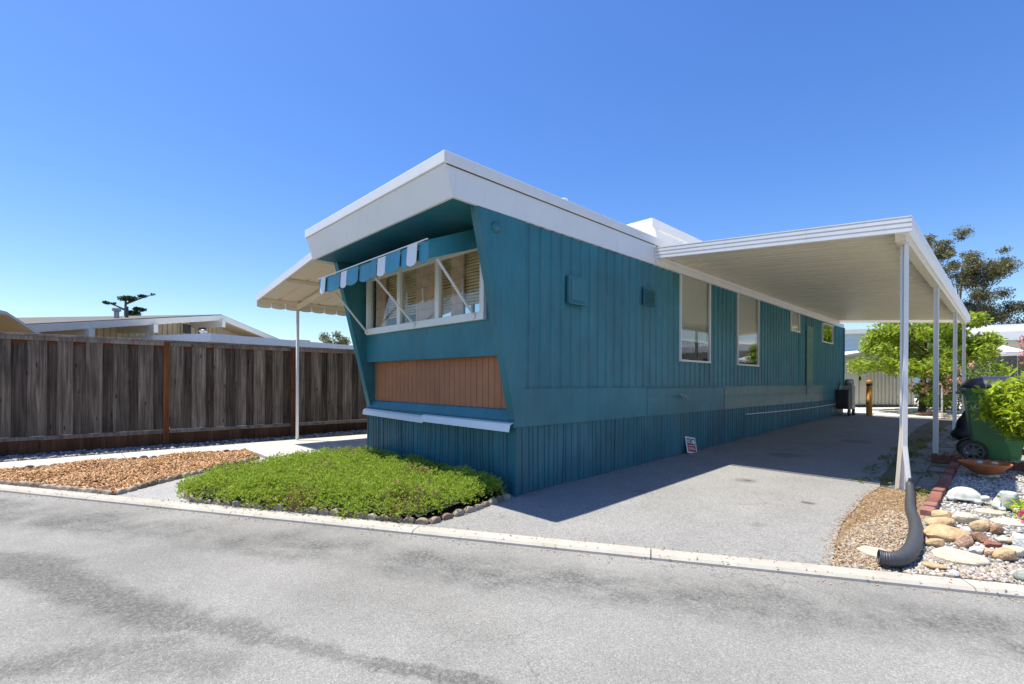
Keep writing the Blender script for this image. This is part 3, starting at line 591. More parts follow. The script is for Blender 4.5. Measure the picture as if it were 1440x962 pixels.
# blinds and curtains hang inside: things of their own
def blind(y0, y1, zlo, zhi, x, label):
    mb = MB(); z_ = zhi
    while z_ > zlo:
        mb.add([(x-0.018, y0, z_-0.012), (x-0.018, y1, z_-0.012), (x+0.012, y1, z_+0.014), (x+0.012, y0, z_+0.014), (x-0.016, y0, z_-0.012), (x-0.016, y1, z_-0.012), (x+0.014, y1, z_+0.014), (x+0.014, y0, z_+0.014)], [(0, 1, 2, 3), (7, 6, 5, 4), (0, 4, 5, 1), (3, 2, 6, 7)]); z_ -= 0.036
    t = thing('window_blind', label, 'blind', (x, (y0+y1)/2, zlo), group='blinds in the side windows')
    mb.build('slats', 'blind', t, kind='stuff'); MB().box(x-0.02, x+0.016, y0, y1, zlo-0.03, zlo-0.005).build('bottom_rail', 'blind', t)
blind(4.06, 5.15, 2.12, 3.24, -0.045, 'grey tan slatted blind in the tall side window nearer the front wing')
blind(6.61, 7.72, 2.22, 3.24, -0.045, 'grey tan slatted blind in the second tall side window')
blind(10.13, 10.82, 2.76, 3.22, -0.045, 'grey tan blind in the small side window above the band')
def curtain(x0, x1, z0, z1, y, label, pinch=0.0):
    mb = MB(); n_ = 40; vs_ = []
    for r_ in range(9):
        f = r_/8; zc = z1+(z0-z1)*f; cx = (x0+x1)/2; hw = (x1-x0)/2*(1-pinch*math.sin(math.pi*min(1, f*1.0))*0.6)
        vs_ += [(cx+hw*(2*i/n_-1), y+0.025*math.sin(i*1.05)+0.006*math.sin(i*2.3+f*3), zc) for i in range(n_+1)]
    mb.add(vs_, [(r_*(n_+1)+i, r_*(n_+1)+i+1, (r_+1)*(n_+1)+i+1, (r_+1)*(n_+1)+i) for r_ in range(8) for i in range(n_)])
    o = mb.build('curtain', 'curtain', None, True); o.modifiers.new('cloth', 'SOLIDIFY').thickness = 0.004
    tag(o, label, 'curtain', 'curtains behind the front window')
curtain(-3.33, -2.95, 2.02, 3.2, -0.03, 'pink tan curtain at the end of the front window by the patio awning', 0.3)
curtain(-2.15, -1.55, 2.02, 3.2, -0.03, 'wide pink tan curtain behind the middle pane of the front window', 0.2)
curtain(-1.25, -0.95, 2.02, 3.2, -0.03, 'narrow pink tan curtain behind the pane nearest the carport side', 0.2)
mb = MB(); z_ = 3.18
while z_ > 2.35: mb.box(-3.4, -0.45, 0.02, 0.045, z_-0.034, z_-0.006); z_ -= 0.042
t = thing('wood_blind', 'tan wooden slat blind behind the curtains of the front window', 'blind', (-1.9, 0.14, 2.6)); mb.build('slats', 'blind_tan', t, kind='stuff')
t = thing('table_lamp', 'pale blue cone shade lamp behind the front window pane', 'lamp', (-3.0, 0.42, 0.79))
MT['lampshade'] = simple('pale_blue_shade', (0.38, 0.52, 0.66), 0.8, 0.1); MT['vase'] = simple('aqua_ceramic', (0.2, 0.5, 0.5), 0.4, 0.1)
MB().lathe([(0.26, 1.98-0.79+0.1), (0.05, 2.72-0.79)], (-3.0, 0.42, 0.79)).build('lamp_shade', 'lampshade', t, True)
MB().lathe([(0.0, 0.0), (0.16, 0.0), (0.16, 0.03), (0.03, 0.05), (0.03, 1.0), (0.12, 1.1), (0.14, 1.3), (0.05, 1.42), (0.02, 1.9)], (-3.0, 0.42, 0.79)).build('lamp_base', 'vase', t, True)

# ------------------------------------------------------------------ striped metal window awning
aw = thing('window_awning', 'teal and white scalloped metal awning propped over the front window', 'awning', (-2.05, FW, 3.1))
bnd = [-3.62, -3.52, -3.34, -3.0, -2.84, -2.63, -2.26, -1.89, -1.74, -1.52, -1.16, -0.99, -0.77, -0.57]; pat = 'TWTTWTTTWTTWT'
for i, c in enumerate(pat):
    a, b = bnd[i]+0.004, bnd[i+1]-0.004; py = -0.85-(0.018 if i % 2 else 0.0)-(0.01 if c == 'W' else 0); mt = 'white_clean' if c == 'W' else 'teal_awning'
    sl = MB().prism([(a, FW-0.02, 3.215+(0.006 if i % 2 else 0)), (a, py, 2.925+(0.006 if i % 2 else 0)), (a, py, 2.940+(0.006 if i % 2 else 0)), (a, FW-0.02, 3.23+(0.006 if i % 2 else 0))], (b-a, 0, 0)).build('awning_slat', mt, aw)
    pts = [(a, py, 2.93)]; n_ = 8; r_ = min(0.055, (b-a)*0.35)
    for k in range(n_+1):
        ang = math.pi*k/n_; pts.append(((a+b)/2-(b-a)/2*math.cos(ang), py-0.012, 2.745-r_*math.sin(ang)))
    pts.append((b, py, 2.93)); MB().prism(pts, (0, 0.004, 0)).build('scallop', mt, sl)
mb = MB().prism([(-0.565, FW-0.03, 3.235), (-0.565, -0.86, 2.945), (-0.565, -0.86, 2.73), (-0.565, FW-0.03, 2.99)], (-0.008, 0, 0)).build('end_panel', 'teal_awning', aw)
mb = MB().prism([(-3.615, FW-0.03, 3.235), (-3.615, -0.86, 2.945), (-3.615, -0.86, 2.73), (-3.615, FW-0.03, 2.99)], (-0.008, 0, 0)).build('end_panel', 'teal_awning', aw)
MB().bar((-3.62, -0.875, 2.952), (-0.56, -0.875, 2.952), 0.012, 0.012).build('edge_rail', 'white_clean', aw)
for x_, yt, zt_ in ((-3.40, -0.70, 2.74), (-1.95, -0.78, 2.74), (-0.60, -0.72, 2.76)):
    a_ = MB().bar((x_, FW-0.055, 2.15), (x_, yt, zt_), 0.022, 0.022).build('support_arm', 'white_clean', aw); MB().box(x_-0.025, x_+0.025, FW-0.075, FW-0.051, 2.12, 2.18).build('bracket', 'white_clean', a_)

# ------------------------------------------------------------------ carport
CY0, CY1, CX1 = 3.10, 14.72, 3.17
cp = thing('carport', 'white metal carport roof on slim posts over the driveway', 'carport', (1.6, 9.0, 0.16))
def cz(x): return 3.40-0.0835*x                  # underside height of the deck
pan = 0.40; y = CY0+0.05
while y < CY1-0.05:
    y1 = min(y+pan, CY1-0.05); q = MB(); prof = [(y, 0), (y+0.03, 0.0), (y+0.042, 0.05), (y+0.085, 0.05), (y+0.097, 0.0), (y+0.20, 0.0), (y+0.212, 0.012), (y+0.232, 0.012), (y+0.244, 0.0), (y1, 0)]
    prof = [p for p in prof if p[0] <= y1+1e-6]
    vs_ = [(xx, yy_, cz(xx)+h+t_) for t_ in (0, 0.004) for yy_, h in prof for xx in (0.035, 3.13)]; n_ = len(prof)
    q.add(vs_, [(2*i, 2*i+2, 2*i+3, 2*i+1) for i in range(n_-1)] + [(2*n_+2*i, 2*n_+2*i+1, 2*n_+2*i+3, 2*n_+2*i+2) for i in range(n_-1)])
    q.build('roof_panel', 'deck', cp); y += pan
def ribbed(mb, p, q, z, h, out):               # three-groove edge trim from p to q
    pass
for (xa, xb) in ((0.015, CX1+0.058),):
    prof = [(0.0, -0.065), (-0.012, -0.065), (-0.02, -0.058), (-0.02, -0.022), (-0.008, -0.016), (-0.008, -0.008), (-0.022, -0.002), (-0.022, 0.034), (-0.008, 0.04), (-0.008, 0.048), (-0.024, 0.054), (-0.024, 0.088), (-0.01, 0.094), (-0.01, 0.10), (-0.026, 0.106), (-0.026, 0.118), (0.0, 0.118)]
    MB().prism([(xa, CY0+dy, cz(xa)+dz) for dy, dz in prof], (xb-xa, 0, cz(xb)-cz(xa))).build('front_trim', 'white_clean', cp)
    MB().prism([(xa, CY1-dy, cz(xa)+dz) for dy, dz in prof], (xb-xa, 0, cz(xb)-cz(xa))).build('rear_trim', 'deck', cp)
gz_ = cz(CX1)
MB().prism([(CX1-0.05, CY0+0.001, gz_-0.06), (CX1+0.02, CY0+0.001, gz_-0.06), (CX1+0.05, CY0+0.001, gz_+0.02), (CX1+0.055, CY0+0.001, gz_+0.118), (CX1+0.045, CY0+0.001, gz_+0.118), (CX1+0.035, CY0+0.001, gz_+0.03), (CX1+0.01, CY0+0.001, gz_-0.045), (CX1-0.05, CY0+0.001, gz_-0.045)], (0, CY1-CY0-0.002, 0)).build('gutter', 'white', cp)
MB().box(3.06, 3.16, CY0+0.12, CY1-0.1, gz_-0.125, gz_-0.01).build('beam', 'cream', cp)
MB().box(0.031, 0.055, CY0+0.1, CY1, 3.33, 3.385).build('wall_rail', 'white', cp)
for i, py in enumerate((3.52, 7.15, 11.31, 14.42)):
    zb = float(gz(py))-0.02; t_ = gz_-0.125; q = MB(); hw = 0.035
    q.prism([(3.11-hw, py-hw, zb), (3.11-hw, py+hw, zb), (3.11-0.014, py+hw, zb), (3.11-0.014, py+hw-0.014, zb), (3.11+0.014, py+hw-0.014, zb), (3.11+0.014, py+hw, zb), (3.11+hw, py+hw, zb), (3.11+hw, py-hw, zb), (3.11+0.014, py-hw, zb), (3.11+0.014, py-hw+0.014, zb), (3.11-0.014, py-hw+0.014, zb), (3.11-0.014, py-hw, zb)], (0, 0, t_-zb))
    p_ = q.build('post', 'white_clean', cp); MB().box(3.05, 3.17, py-0.06, py+0.06, zb, zb+0.03).build('base_plate', 'greym', p_)
MB().add([], []).bar((3.055, 3.47, 0.05), (3.10, 3.49, 0.85), 0.04, 0.02, (0, 1, 0)).build('post_brace', 'cream', cp)
ds = MB(); ds.tube([(3.135, 3.435, gz_-0.05), (3.13, 3.44, 0.60), (3.18, 3.40, 0.16)], 0.032, 4); ds.build('downspout', 'white_clean', cp)
# corrugated drain hose
hp = [(3.185, 3.42, 0.22), (3.19, 3.36, 0.13), (3.235, 3.0, 0.08), (3.30, 2.42, 0.07), (3.40, 1.8, 0.07), (3.455, 1.34, 0.07), (3.478, 0.97, 0.068), (3.475, 0.72, 0.068), (3.455, 0.55, 0.07), (3.405, 0.455, 0.074), (3.34, 0.43, 0.08)]
def spline(pts, n):
    pts = [Vector(p) for p in pts]; out = []; m = len(pts)-1
    for i in range(n):
        t_ = i/(n-1)*m; k = min(int(t_), m-1); u = t_-k; p0, p1, p2, p3 = pts[max(k-1, 0)], pts[k], pts[k+1], pts[min(k+2, m)]
        out.append(0.5*((2*p1)+(p2-p0)*u+(2*p0-5*p1+4*p2-p3)*u*u+(3*p1-p0-3*p2+p3)*u**3))
    return out
hpts = spline(hp, 260); rad = [(0.034+0.014*min(1, i/150))+(0.0022 if (i//2) % 2 else -0.001) for i in range(260)]
mb = MB(); mb.tube(hpts, rad, 16, False)
ho = mb.build('drain_hose', 'rubber', None, True); ho.modifiers.new('wall', 'SOLIDIFY').thickness = 0.004
tag(ho, 'dark grey flexible drain hose running from the downspout to the curb', 'drain hose')

# ------------------------------------------------------------------ patio awning
pa = thing('patio_awning', 'beige scalloped metal patio awning on the side toward the wooden fence', 'awning', (-5.4, 0.5, 0.0))
PX0, PX1, PY0, PY1 = -7.12, -W-0.02, -0.78, 3.6
def pz(x): return 3.08+(x-PX0)*0.118
y = PY0+0.03
while y < PY1:
    y1 = min(y+0.42, PY1)
    MB().prism([(PX0, y-0.001, pz(PX0)+0.028), (PX0, y+0.004, pz(PX0)), (PX0, y1-0.06, pz(PX0)), (PX0, y1-0.05, pz(PX0)+0.03), (PX0, y1+0.012, pz(PX0)+0.03), (PX0, y1+0.012, pz(PX0)+0.034), (PX0, y1-0.054, pz(PX0)+0.034), (PX0, y1-0.064, pz(PX0)+0.004), (PX0, y+0.008, pz(PX0)+0.004), (PX0, y+0.003, pz(PX0)+0.0285)], (PX1-PX0, 0, pz(PX1)-pz(PX0))).build('roof_panel', 'cream', pa); y += 0.42
MB().prism([(PX0-0.01, PY0-0.01, pz(PX0)-0.06), (PX0-0.01, PY0+0.02, pz(PX0)-0.06), (PX0-0.01, PY0+0.02, pz(PX0)+0.07), (PX0-0.01, PY0-0.01, pz(PX0)+0.07)], (PX1-PX0, 0, pz(PX1)-pz(PX0))).build('front_trim', 'white_clean', pa)
y = PY0
while y < PY1-0.02:
    b = min(y+0.29, PY1); pts = [(PX0, y+0.003, pz(PX0)+0.05), (PX0, y+0.003, pz(PX0)-0.16)] + [(PX0, y+0.003+(b-y-0.006)*(0.5-0.5*math.cos(math.pi*k/6)), pz(PX0)-0.16-0.03*math.sin(math.pi*k/6)) for k in range(1, 6)] + [(PX0, b-0.003, pz(PX0)-0.16), (PX0, b-0.003, pz(PX0)+0.05)]
    MB().prism(pts, (-0.006, 0, 0)).build('valance', 'cream', pa); y += 0.29
for xx in (PX0+0.06, -5.5, -4.2): MB().box(xx-0.03, xx+0.03, PY0+0.04, PY1, pz(xx)-0.075, pz(xx)-0.004).build('purlin', 'cream', pa)
for py in (0.04, 3.3):
    MB().bar((PX0+0.08, py, pz(PX0+0.08)-0.12), (PX1, py, pz(PX1)-0.12), 0.05, 0.09).build('rafter', 'cream', pa)
    MB().tube([(PX0+0.08, py, -0.0), (PX0+0.08, py, pz(PX0+0.08)-0.1)], 0.032, 12).build('post', 'white', pa, True)

# ------------------------------------------------------------------ wooden fence
fn = thing('wooden_fence', 'weathered board fence with redwood posts along the gravel strip', 'fence', (FX(-2), -2, 0))
FT = 2.10
post_y = [-2.24+2.44*k for k in range(-3, 4)]
fd = Vector((0.036, 1, 0)).normalized(); fnrm = Vector((fd.y, -fd.x, 0))
def fbox(y0, y1, d0, d1, z0, z1, name, mat, bev=0.0):
    a = Vector((FX(y0), y0, 0)); b = Vector((FX(y1), y1, 0)); mb = MB()
    mb.prism([a+fnrm*d0+Vector((0, 0, z0)), a+fnrm*d1+Vector((0, 0, z0)), b+fnrm*d1+Vector((0, 0, z0)), b+fnrm*d0+Vector((0, 0, z0))], (0, 0, z1-z0))
    return mb.build(name, mat, fn, bevel=bev)
for i, py in enumerate(post_y):
    fbox(py-0.05, py+0.05, -0.03, 0.07, -0.02, FT-0.005, 'post', 'redwood' if i == 3 else 'kick', 0.004)
    if i == len(post_y)-1: break
    y0, y1 = py+0.05, post_y[i+1]-0.05
    n_ = 6; p_ = (y1-y0)/n_
    for k in range(n_):
        j = random.uniform(-0.015, 0.015)
        fw_ = 0.235+random.uniform(-0.02, 0.02)
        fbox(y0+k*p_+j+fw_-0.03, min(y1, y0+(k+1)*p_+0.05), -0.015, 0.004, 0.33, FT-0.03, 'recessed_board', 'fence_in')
        fbox(max(y0, y0+k*p_+j), y0+k*p_+j+fw_, 0.012+random.uniform(0, .004), 0.032+random.uniform(0, .005), 0.33, FT-0.03, 'board', 'fence', 0.003)
    fbox(y0, y1, -0.02, 0.045, 0.26, 0.325, 'bottom_rail', 'fence_cap', 0.004)
    fbox(y0, y1, -0.005, 0.03, 0.0, 0.255, 'kickboard', 'kick', 0.003)
    fbox(py-0.045 if i else py-0.05, post_y[i+1]-0.055, -0.07, 0.09, FT, FT+0.04, 'cap_rail', 'fence_cap', 0.004)
    fbox(y0, y1, 0.042, 0.06, FT-0.075, FT-0.001, 'top_trim', 'fence_cap', 0.003)

# ------------------------------------------------------------------ bed edging, mulch, juniper, gravel
def edging(pts, label, sz=0.13):
    t = thing('bed_edging', label, 'edging', (pts[0][0], pts[0][1], 0)); L = 0; seg_ = []
    sc_ = MB(); n_ = 7
    prof = [(-sz/2*0.96, 0, -0.03), (-sz/2*0.96, 0, 0.02)] + [(-sz/2*0.96*math.cos(math.pi*k/n_), 0, 0.02+0.04*math.sin(math.pi*k/n_)) for k in range(1, n_)] + [(sz/2*0.96, 0, 0.02), (sz/2*0.96, 0, -0.03)]
    me = sc_.prism([(x_, -0.028, z_) for x_, y_, z_ in prof], (0, 0.056, 0)).mesh('scallop_block', 'edging')
    for a, b in zip(pts[:-1], pts[1:]):
        a = Vector((a[0], a[1], 0)); b = Vector((b[0], b[1], 0)); d_ = (b-a); n2 = max(1, int(d_.length/sz)); ang = math.atan2(d_.y, d_.x)
        for k in range(n2):
            p = a+d_*((k+.5)/n2); o = link('scallop_block', me, t, loc=(p.x-pts[0][0], p.y-pts[0][1], random.uniform(-.012, .008)), rot=(random.uniform(-.12, .12), random.uniform(-.06, .06), ang+random.uniform(-.08, .08)))
            o.modifiers.new('b', 'BEVEL').width = 0.008
edging([JUN[7], JUN[8], JUN[0], JUN[1], (0.14, -0.75), (-0.02, -0.10)], 'scalloped concrete edging around the green juniper')
edging([(-3.2, cb(-3.2)+.04), (-3.6, -2.95), (-4.9, -1.36)], 'scalloped concrete edging between bark mulch and garden path')
edging([(-5.95, -1.27), (-6.09, -2.6), (-6.09, -4.9)], 'scalloped concrete edging between bark mulch and pale walkway')
edging([(-6.0, cb(-6.0)+.03), (-3.25, cb(-3.25)+.03)], 'low scalloped edging of the bark mulch along the curb')
n_ = 17000; P2 = sample(MULCH, n_); zz = 0.015+rng.uniform(0, 0.035, n_)+0.025*np.sin(P2[:, 0]*4)*np.sin(P2[:, 1]*5)
V, F = scatter(np.column_stack([P2, zz]), BOXV, BOXF, rng.uniform(0.010, 0.034, n_), rng.uniform(0.003, 0.010, n_), 0.002, 0.4)
tag(link('bark_mulch', npmesh('bark_mulch', V, F, 'chip'), kind='stuff'), 'orange brown bark mulch filling the bed by the curb', 'mulch')
# juniper: mounded mat of upright sprigs
def jheight(x, y):
    d_edge = np.full(len(x), 9.0); n3 = len(JUN)
    for i in range(n3):
        (x1, y1), (x2, y2) = JUN[i], JUN[(i+1) % n3]; L_ = math.hypot(x2-x1, y2-y1); tt = np.clip(((x-x1)*(x2-x1)+(y-y1)*(y2-y1))/L_**2, 0, 1)
        dd = np.hypot(x-x1-tt*(x2-x1), y-y1-tt*(y2-y1)); d_edge = np.minimum(d_edge, dd)
    h = 0.11+0.13*np.clip(d_edge/0.30, 0, 1)**0.6
    h += 0.030*np.sin(x*5.1+1)*np.sin(y*6.3+0.5)+0.022*np.sin(x*11+y*7)*np.cos(y*13-x*4)
    return h, d_edge
JP = [(-2.2, cb(-2.2)+0.03), (0.14, cb(0.14)+0.06), (0.10, -0.8), (-0.10, -0.14), (-3.58, -0.12), (-3.70, -1.0), (-3.5, -1.8), (-3.1, -2.44), (-2.66, -2.84)]
nc = 2400; C2 = sample(JP, nc); hc, _ = jheight(C2[:, 0], C2[:, 1]); rc = rng.uniform(0.055, 0.15, nc); per = 22
n_ = nc*per; ci = np.repeat(np.arange(nc), per); qa = rng.uniform(0, 2*np.pi, n_); qr = np.sqrt(rng.random(n_))
off = np.column_stack([np.cos(qa), np.sin(qa)])*qr[:, None]; P2 = C2[ci]+off*rc[ci][:, None]
base = np.column_stack([P2, hc[ci]*0.74+rc[ci]*1.3*(1-qr**2)-0.05+rng.uniform(-.01, .01, n_)])
base[:, 2] = np.maximum(base[:, 2], 0.02); out2 = off*0.9
V_all = []; nb = 7
cl_lean = out2+rng.normal(0, 0.2, (n_, 2)); sz_ = rng.uniform(0.014, 0.034, n_)
for k in range(nb):
    ang = rng.uniform(0, 2*np.pi, n_); lean = rng.uniform(0.25, 1.0, n_)
    d_ = np.column_stack([np.cos(ang)*lean+cl_lean[:, 0], np.sin(ang)*lean+cl_lean[:, 1], rng.uniform(0.5, 1.0, n_)]); d_ /= np.linalg.norm(d_, axis=1)[:, None]
    s_ = np.cross(d_, rng.normal(size=(n_, 3))); s_ /= np.linalg.norm(s_, axis=1)[:, None]; L_ = (sz_*rng.uniform(0.7, 1.3, n_))[:, None]
    b0 = base-np.array([0, 0, 0.015]); wq = L_*0.13
    V_all.append(np.stack([b0-s_*wq*0.6, b0+d_*L_*0.55-s_*wq, b0+d_*L_, b0+d_*L_*0.55+s_*wq], 1))
Vj = np.stack(V_all, 1)                         # n, nb, 4, 3
patch = np.sin(P2[:, 0]*3.3+2)*np.sin(P2[:, 1]*4.1+1)+rng.normal(0, 0.35, n_); dry = patch > 1.0
for nm, msk, mt, lb in (('juniper_groundcover', ~dry, 'juniper', 'bright green juniper groundcover mounded below the front window'), ('dry_juniper_sprigs', dry, 'jundry', 'dry brown sprigs scattered through the green juniper mat')):
    V = Vj[msk].reshape(-1, 3); F = np.arange(len(V)).reshape(-1, 4)
    tag(link(nm, npmesh(nm, V, F, mt), kind='stuff'), lb, 'groundcover')
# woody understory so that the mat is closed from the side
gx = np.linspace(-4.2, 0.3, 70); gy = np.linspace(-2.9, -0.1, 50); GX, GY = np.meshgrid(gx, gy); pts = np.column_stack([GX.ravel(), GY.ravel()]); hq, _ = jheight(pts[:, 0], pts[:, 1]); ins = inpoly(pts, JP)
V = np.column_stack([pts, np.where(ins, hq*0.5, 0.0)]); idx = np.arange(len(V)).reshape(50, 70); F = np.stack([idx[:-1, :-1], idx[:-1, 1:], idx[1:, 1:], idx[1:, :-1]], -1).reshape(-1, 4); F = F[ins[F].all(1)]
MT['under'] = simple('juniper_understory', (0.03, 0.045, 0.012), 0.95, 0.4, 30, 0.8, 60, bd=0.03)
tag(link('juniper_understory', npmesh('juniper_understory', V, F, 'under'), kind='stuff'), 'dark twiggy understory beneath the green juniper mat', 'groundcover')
def pebbles(name, poly, n, smin, smax, mat, label, dz=0.0, squash=0.6, cat='gravel'):
    P2 = sample(poly, n); s_ = rng.uniform(smin, smax, n)*rng.uniform(0.6, 1.0, n); z_ = gz(P2[:, 1])+dz+s_*squash*0.35
    V, F = scatter(np.column_stack([P2, z_]), ICOV, ICOF, s_, s_*rng.uniform(0.6, 0.95, n), s_*squash, 0.35)
    V = V+rng.normal(0, 0.06, V.shape)*np.repeat(s_, 12)[:, None]
    return tag(link(name, npmesh(name, V, F, mat), kind='stuff'), label, cat)
pebbles('river_gravel', [(-7.22, -9), (-7.22, 6), (FX(6)+.04, 6), (FX(-9)+.04, -9)], 7000, 0.02, 0.055, 'river', 'grey river stones in the strip below the wooden fence', 0.0, 0.6)
pebbles('garden_gravel', [(3.48, cb(3.48)+.02), (5.6, cb(5.6)+.02), (5.6, 6.0), (3.48, 6.0)], 13000, 0.010, 0.026, 'pebble', 'pale grey gravel among the garden rocks', -0.008)
pebbles('curb_gravel', [(3.08, cb(3.08)+.02), (4.6, cb(4.6)+.02), (4.3, 1.3), (3.45, 1.0), (3.4, 2.2), (3.15, 2.3), (3.0, 1.2)], 5200, 0.008, 0.022, 'pebble_b', 'tan gravel and grit beside the drain hose', -0.008)
sp = [(x_, y_) for x_, y_ in edge_r if y_ < 3.46] + [(3.40, 3.4), (3.40, cb(3.4)+.02)]
n_ = 3600; P2 = sample(sp, n_); P2[:, 0] -= np.abs(rng.normal(0, .05, n_)); V, F = scatter(np.column_stack([P2, gz(P2[:, 1])+rng.uniform(0, 0.012, n_)-0.004]), BOXV, BOXF, rng.uniform(0.008, 0.03, n_), rng.uniform(0.001, 0.003, n_), 0.001, 0.18)
tag(link('straw_litter', npmesh('straw_litter', V, F, 'strawbits'), kind='stuff'), 'dry straw litter on the dirt beside the driveway edge', 'litter')
# litter lines along the kerb
n_ = 1100; s_ = rng.uniform(-9, 6.5, n_); q_ = np.where(rng.random(n_) < 0.6, rng.normal(-0.03, 0.05, n_), rng.normal(KB, 0.03, n_)); Pk = np.array([kp(a_, b_) for a_, b_ in zip(s_, q_)]); Pk[:, 2] = np.where(q_ < 0, -0.026, 0.011)
V, F = scatter(Pk, BOXV, BOXF, rng.uniform(0.003, 0.011, n_), rng.uniform(0.0015, 0.004, n_), 0.001, 0.12)
tag(link('curb_litter', npmesh('curb_litter', V, F, 'strawbits'), kind='stuff'), 'thin line of dry leaf litter along the curb', 'litter')
n_ = 900; yq = rng.uniform(0, 15, n_); Pk = np.column_stack([np.abs(rng.normal(0, .07, n_))+.01, yq, gz(yq)+.003]); V, F = scatter(Pk, BOXV, BOXF, rng.uniform(0.003, 0.012, n_), rng.uniform(0.002, 0.006, n_), 0.001, 0.15)
tag(link('skirt_litter', npmesh('skirt_litter', V, F, 'strawbits'), kind='stuff'), 'thin line of dry grit along the foot of the teal skirt', 'litter')
# weeds and half-sunk pavers beside the driveway
pv = thing('paver_row', 'dark pavers with green weeds in the joints beside the carport posts', 'pavers', (3.0, 6.0, 0.08))
for yy_ in np.arange(3.6, 13.4, 0.21):
    x0 = 2.95 if yy_ < 6 else 2.85
    for k in range(2):
        a = x0+k*0.225
        if random.random() < 0.06: continue
        zb = float(gz(yy_)); MB().box(a, a+0.215, yy_, yy_+0.2, zb-0.05, zb+random.uniform(-.012, -.002)).build('paver', 'paver', pv, bevel=0.006)
P2 = np.vstack([sample([(2.55, 3.5), (2.95, 3.5), (2.9, 9.5), (2.45, 9.5)], 1400), sample([(2.9, 3.5), (3.4, 3.5), (3.4, 12), (2.6, 12)], 1400), sample([(3.2, 2.7), (3.36, 2.7), (3.4, 3.6), (3.2, 3.6)], 120)]); n_ = len(P2)
keep = (np.sin(P2[:, 0]*9+1)*np.sin(P2[:, 1]*5)+rng.normal(0, .4, n_)) > 0.1; P2 = P2[keep]; n_ = len(P2)
V, F = scatter(np.column_stack([P2, gz(P2[:, 1])+rng.uniform(0, .03, n_)]), LEAFV, LEAFF, rng.uniform(.03, .07, n_), rng.uniform(.02, .05, n_), 0.03, 0.8)
tag(link('weeds', npmesh('weeds', V, F, 'weed'), kind='stuff'), 'low green weeds growing between the dark pavers', 'weeds')

# ------------------------------------------------------------------ garden rocks
def rock_mesh(seed, ang=0.25, flat=1.0):
    import bmesh
    bm = bmesh.new(); bmesh.ops.create_icosphere(bm, subdivisions=4, radius=1.0); r = random.Random(seed); ph = [r.uniform(0, 6) for _ in range(9)]
    cuts = [(Vector((r.gauss(0, 1), r.gauss(0, 1), r.gauss(0, 1))).normalized(), r.uniform(0.6, 0.9)) for _ in range(10)]
    for v_ in bm.verts:
        c = v_.co; k = 1+0.10*math.sin(2.1*c.x+ph[0])+0.09*math.sin(2.6*c.y+ph[1])+0.07*math.sin(3*c.z+ph[2])+0.03*math.sin(7*c.x+5*c.y+ph[3])+0.02*math.sin(11*c.y-9*c.z+ph[4])+0.015*math.sin(17*c.x+13*c.z+ph[5])+0.01*math.sin(29*c.y+23*c.x+ph[6])
        c = c*k
        for nn, dd in cuts:
            e = c.dot(nn)-dd
            if e > 0: c = c-nn*e*ang*3.2
        v_.co = c
    m = bpy.data.meshes.new('rock'); bm.to_mesh(m); bm.free(); m.shade_smooth(); return m
def rock(x, y, wd, ht, col, label, name='rock', ang=0.2, dp=0.75, rz=None, seed=None, sink=0.25):
    m = rock_mesh(seed if seed is not None else random.randint(0, 9999), ang); m.materials.append(ROCK[col])
    o = link(name, m, loc=(x, y, float(gz(y))+ht*(0.5-sink)), rot=(random.uniform(-.15, .15), random.uniform(-.15, .15), rz if rz is not None else random.uniform(0, 3))); o.scale = (wd/2, wd/2*dp, ht/2)
    return tag(o, label, 'rock', 'rocks in the gravel garden')
VX = 0.80                                          # direction across the line of sight
RK = [(3.55, 2.30, .21, .12, 'tan', 'rounded tan rock touching the end of the red brick edging'), (3.56, 1.98, .24, .11, 'tan', 'long low tan rock between the brick edging and a larger tan rock'),
 (3.62, 1.55, .33, .15, 'tan', 'largest smooth tan rock lying beside the drain hose'), (3.58, 1.29, .15, .075, 'tan', 'small flat tan stone in front of the largest tan rock'),
 (3.70, 2.30, .27, .12, 'cream', 'pale cream boulder behind the tan rocks'), (3.82, 2.06, .22, .12, 'tan', 'broad light tan rock in the middle of the rock pile'),
 (3.92, 2.06, .12, .10, 'brown', 'small brown rock leaning on the broad light tan rock'), (3.75, 1.82, .12, .09, 'white', 'small whitish rock beside the reddish angular rock'),
 (3.83, 1.68, .17, .12, 'brown', 'angular reddish brown rock on top of the pile'), (3.75, 1.42, .13, .13, 'pink', 'upright pinkish tan rock beside the angular brown rock'),
 (3.83, 1.31, .14, .08, 'white', 'blocky white rock next to the dark red rock'), (3.91, 1.55, .12, .08, 'red', 'dark red rock between the white and cream rocks'),
 (3.90, 1.32, .12, .07, 'pink', 'low pinkish rock beside the rounded front boulder'), (3.98, 1.26, .18, .13, 'tan', 'rounded tan boulder at the front of the rock pile'),
 (4.08, 1.74, .17, .15, 'white', 'large pale rounded rock at the edge of the pile'), (3.98, 1.78, .15, .06, 'cream', 'flat cream stone behind the dark red rock'),
 (4.07, 0.85, .15, .09, 'green', 'grey green rounded rock beside the curb'), (3.74, 0.60, .065, .06, 'white', 'small white stone by the curb'),
 (3.62, 0.68, .14, .05, 'tan', 'flat tan stone near the mouth of the drain hose'), (3.64, 2.10, .10, .05, 'white', 'little white stone among the tan rocks'),
 (4.04, 1.46, .17, .08, 'cream', 'cream stone behind the rounded front boulder'), (3.78, 1.72, .10, .05, 'pink', 'little pinkish stone wedged in the pile')]
for i, (x, y, wd, ht, c, lb) in enumerate(RK): rock(x, y, wd, ht, c, lb, ang=0.31 if c in ('brown', 'red', 'white') else 0.22, seed=100+i, dp=0.7, rz=VX+random.uniform(-.35, .35))
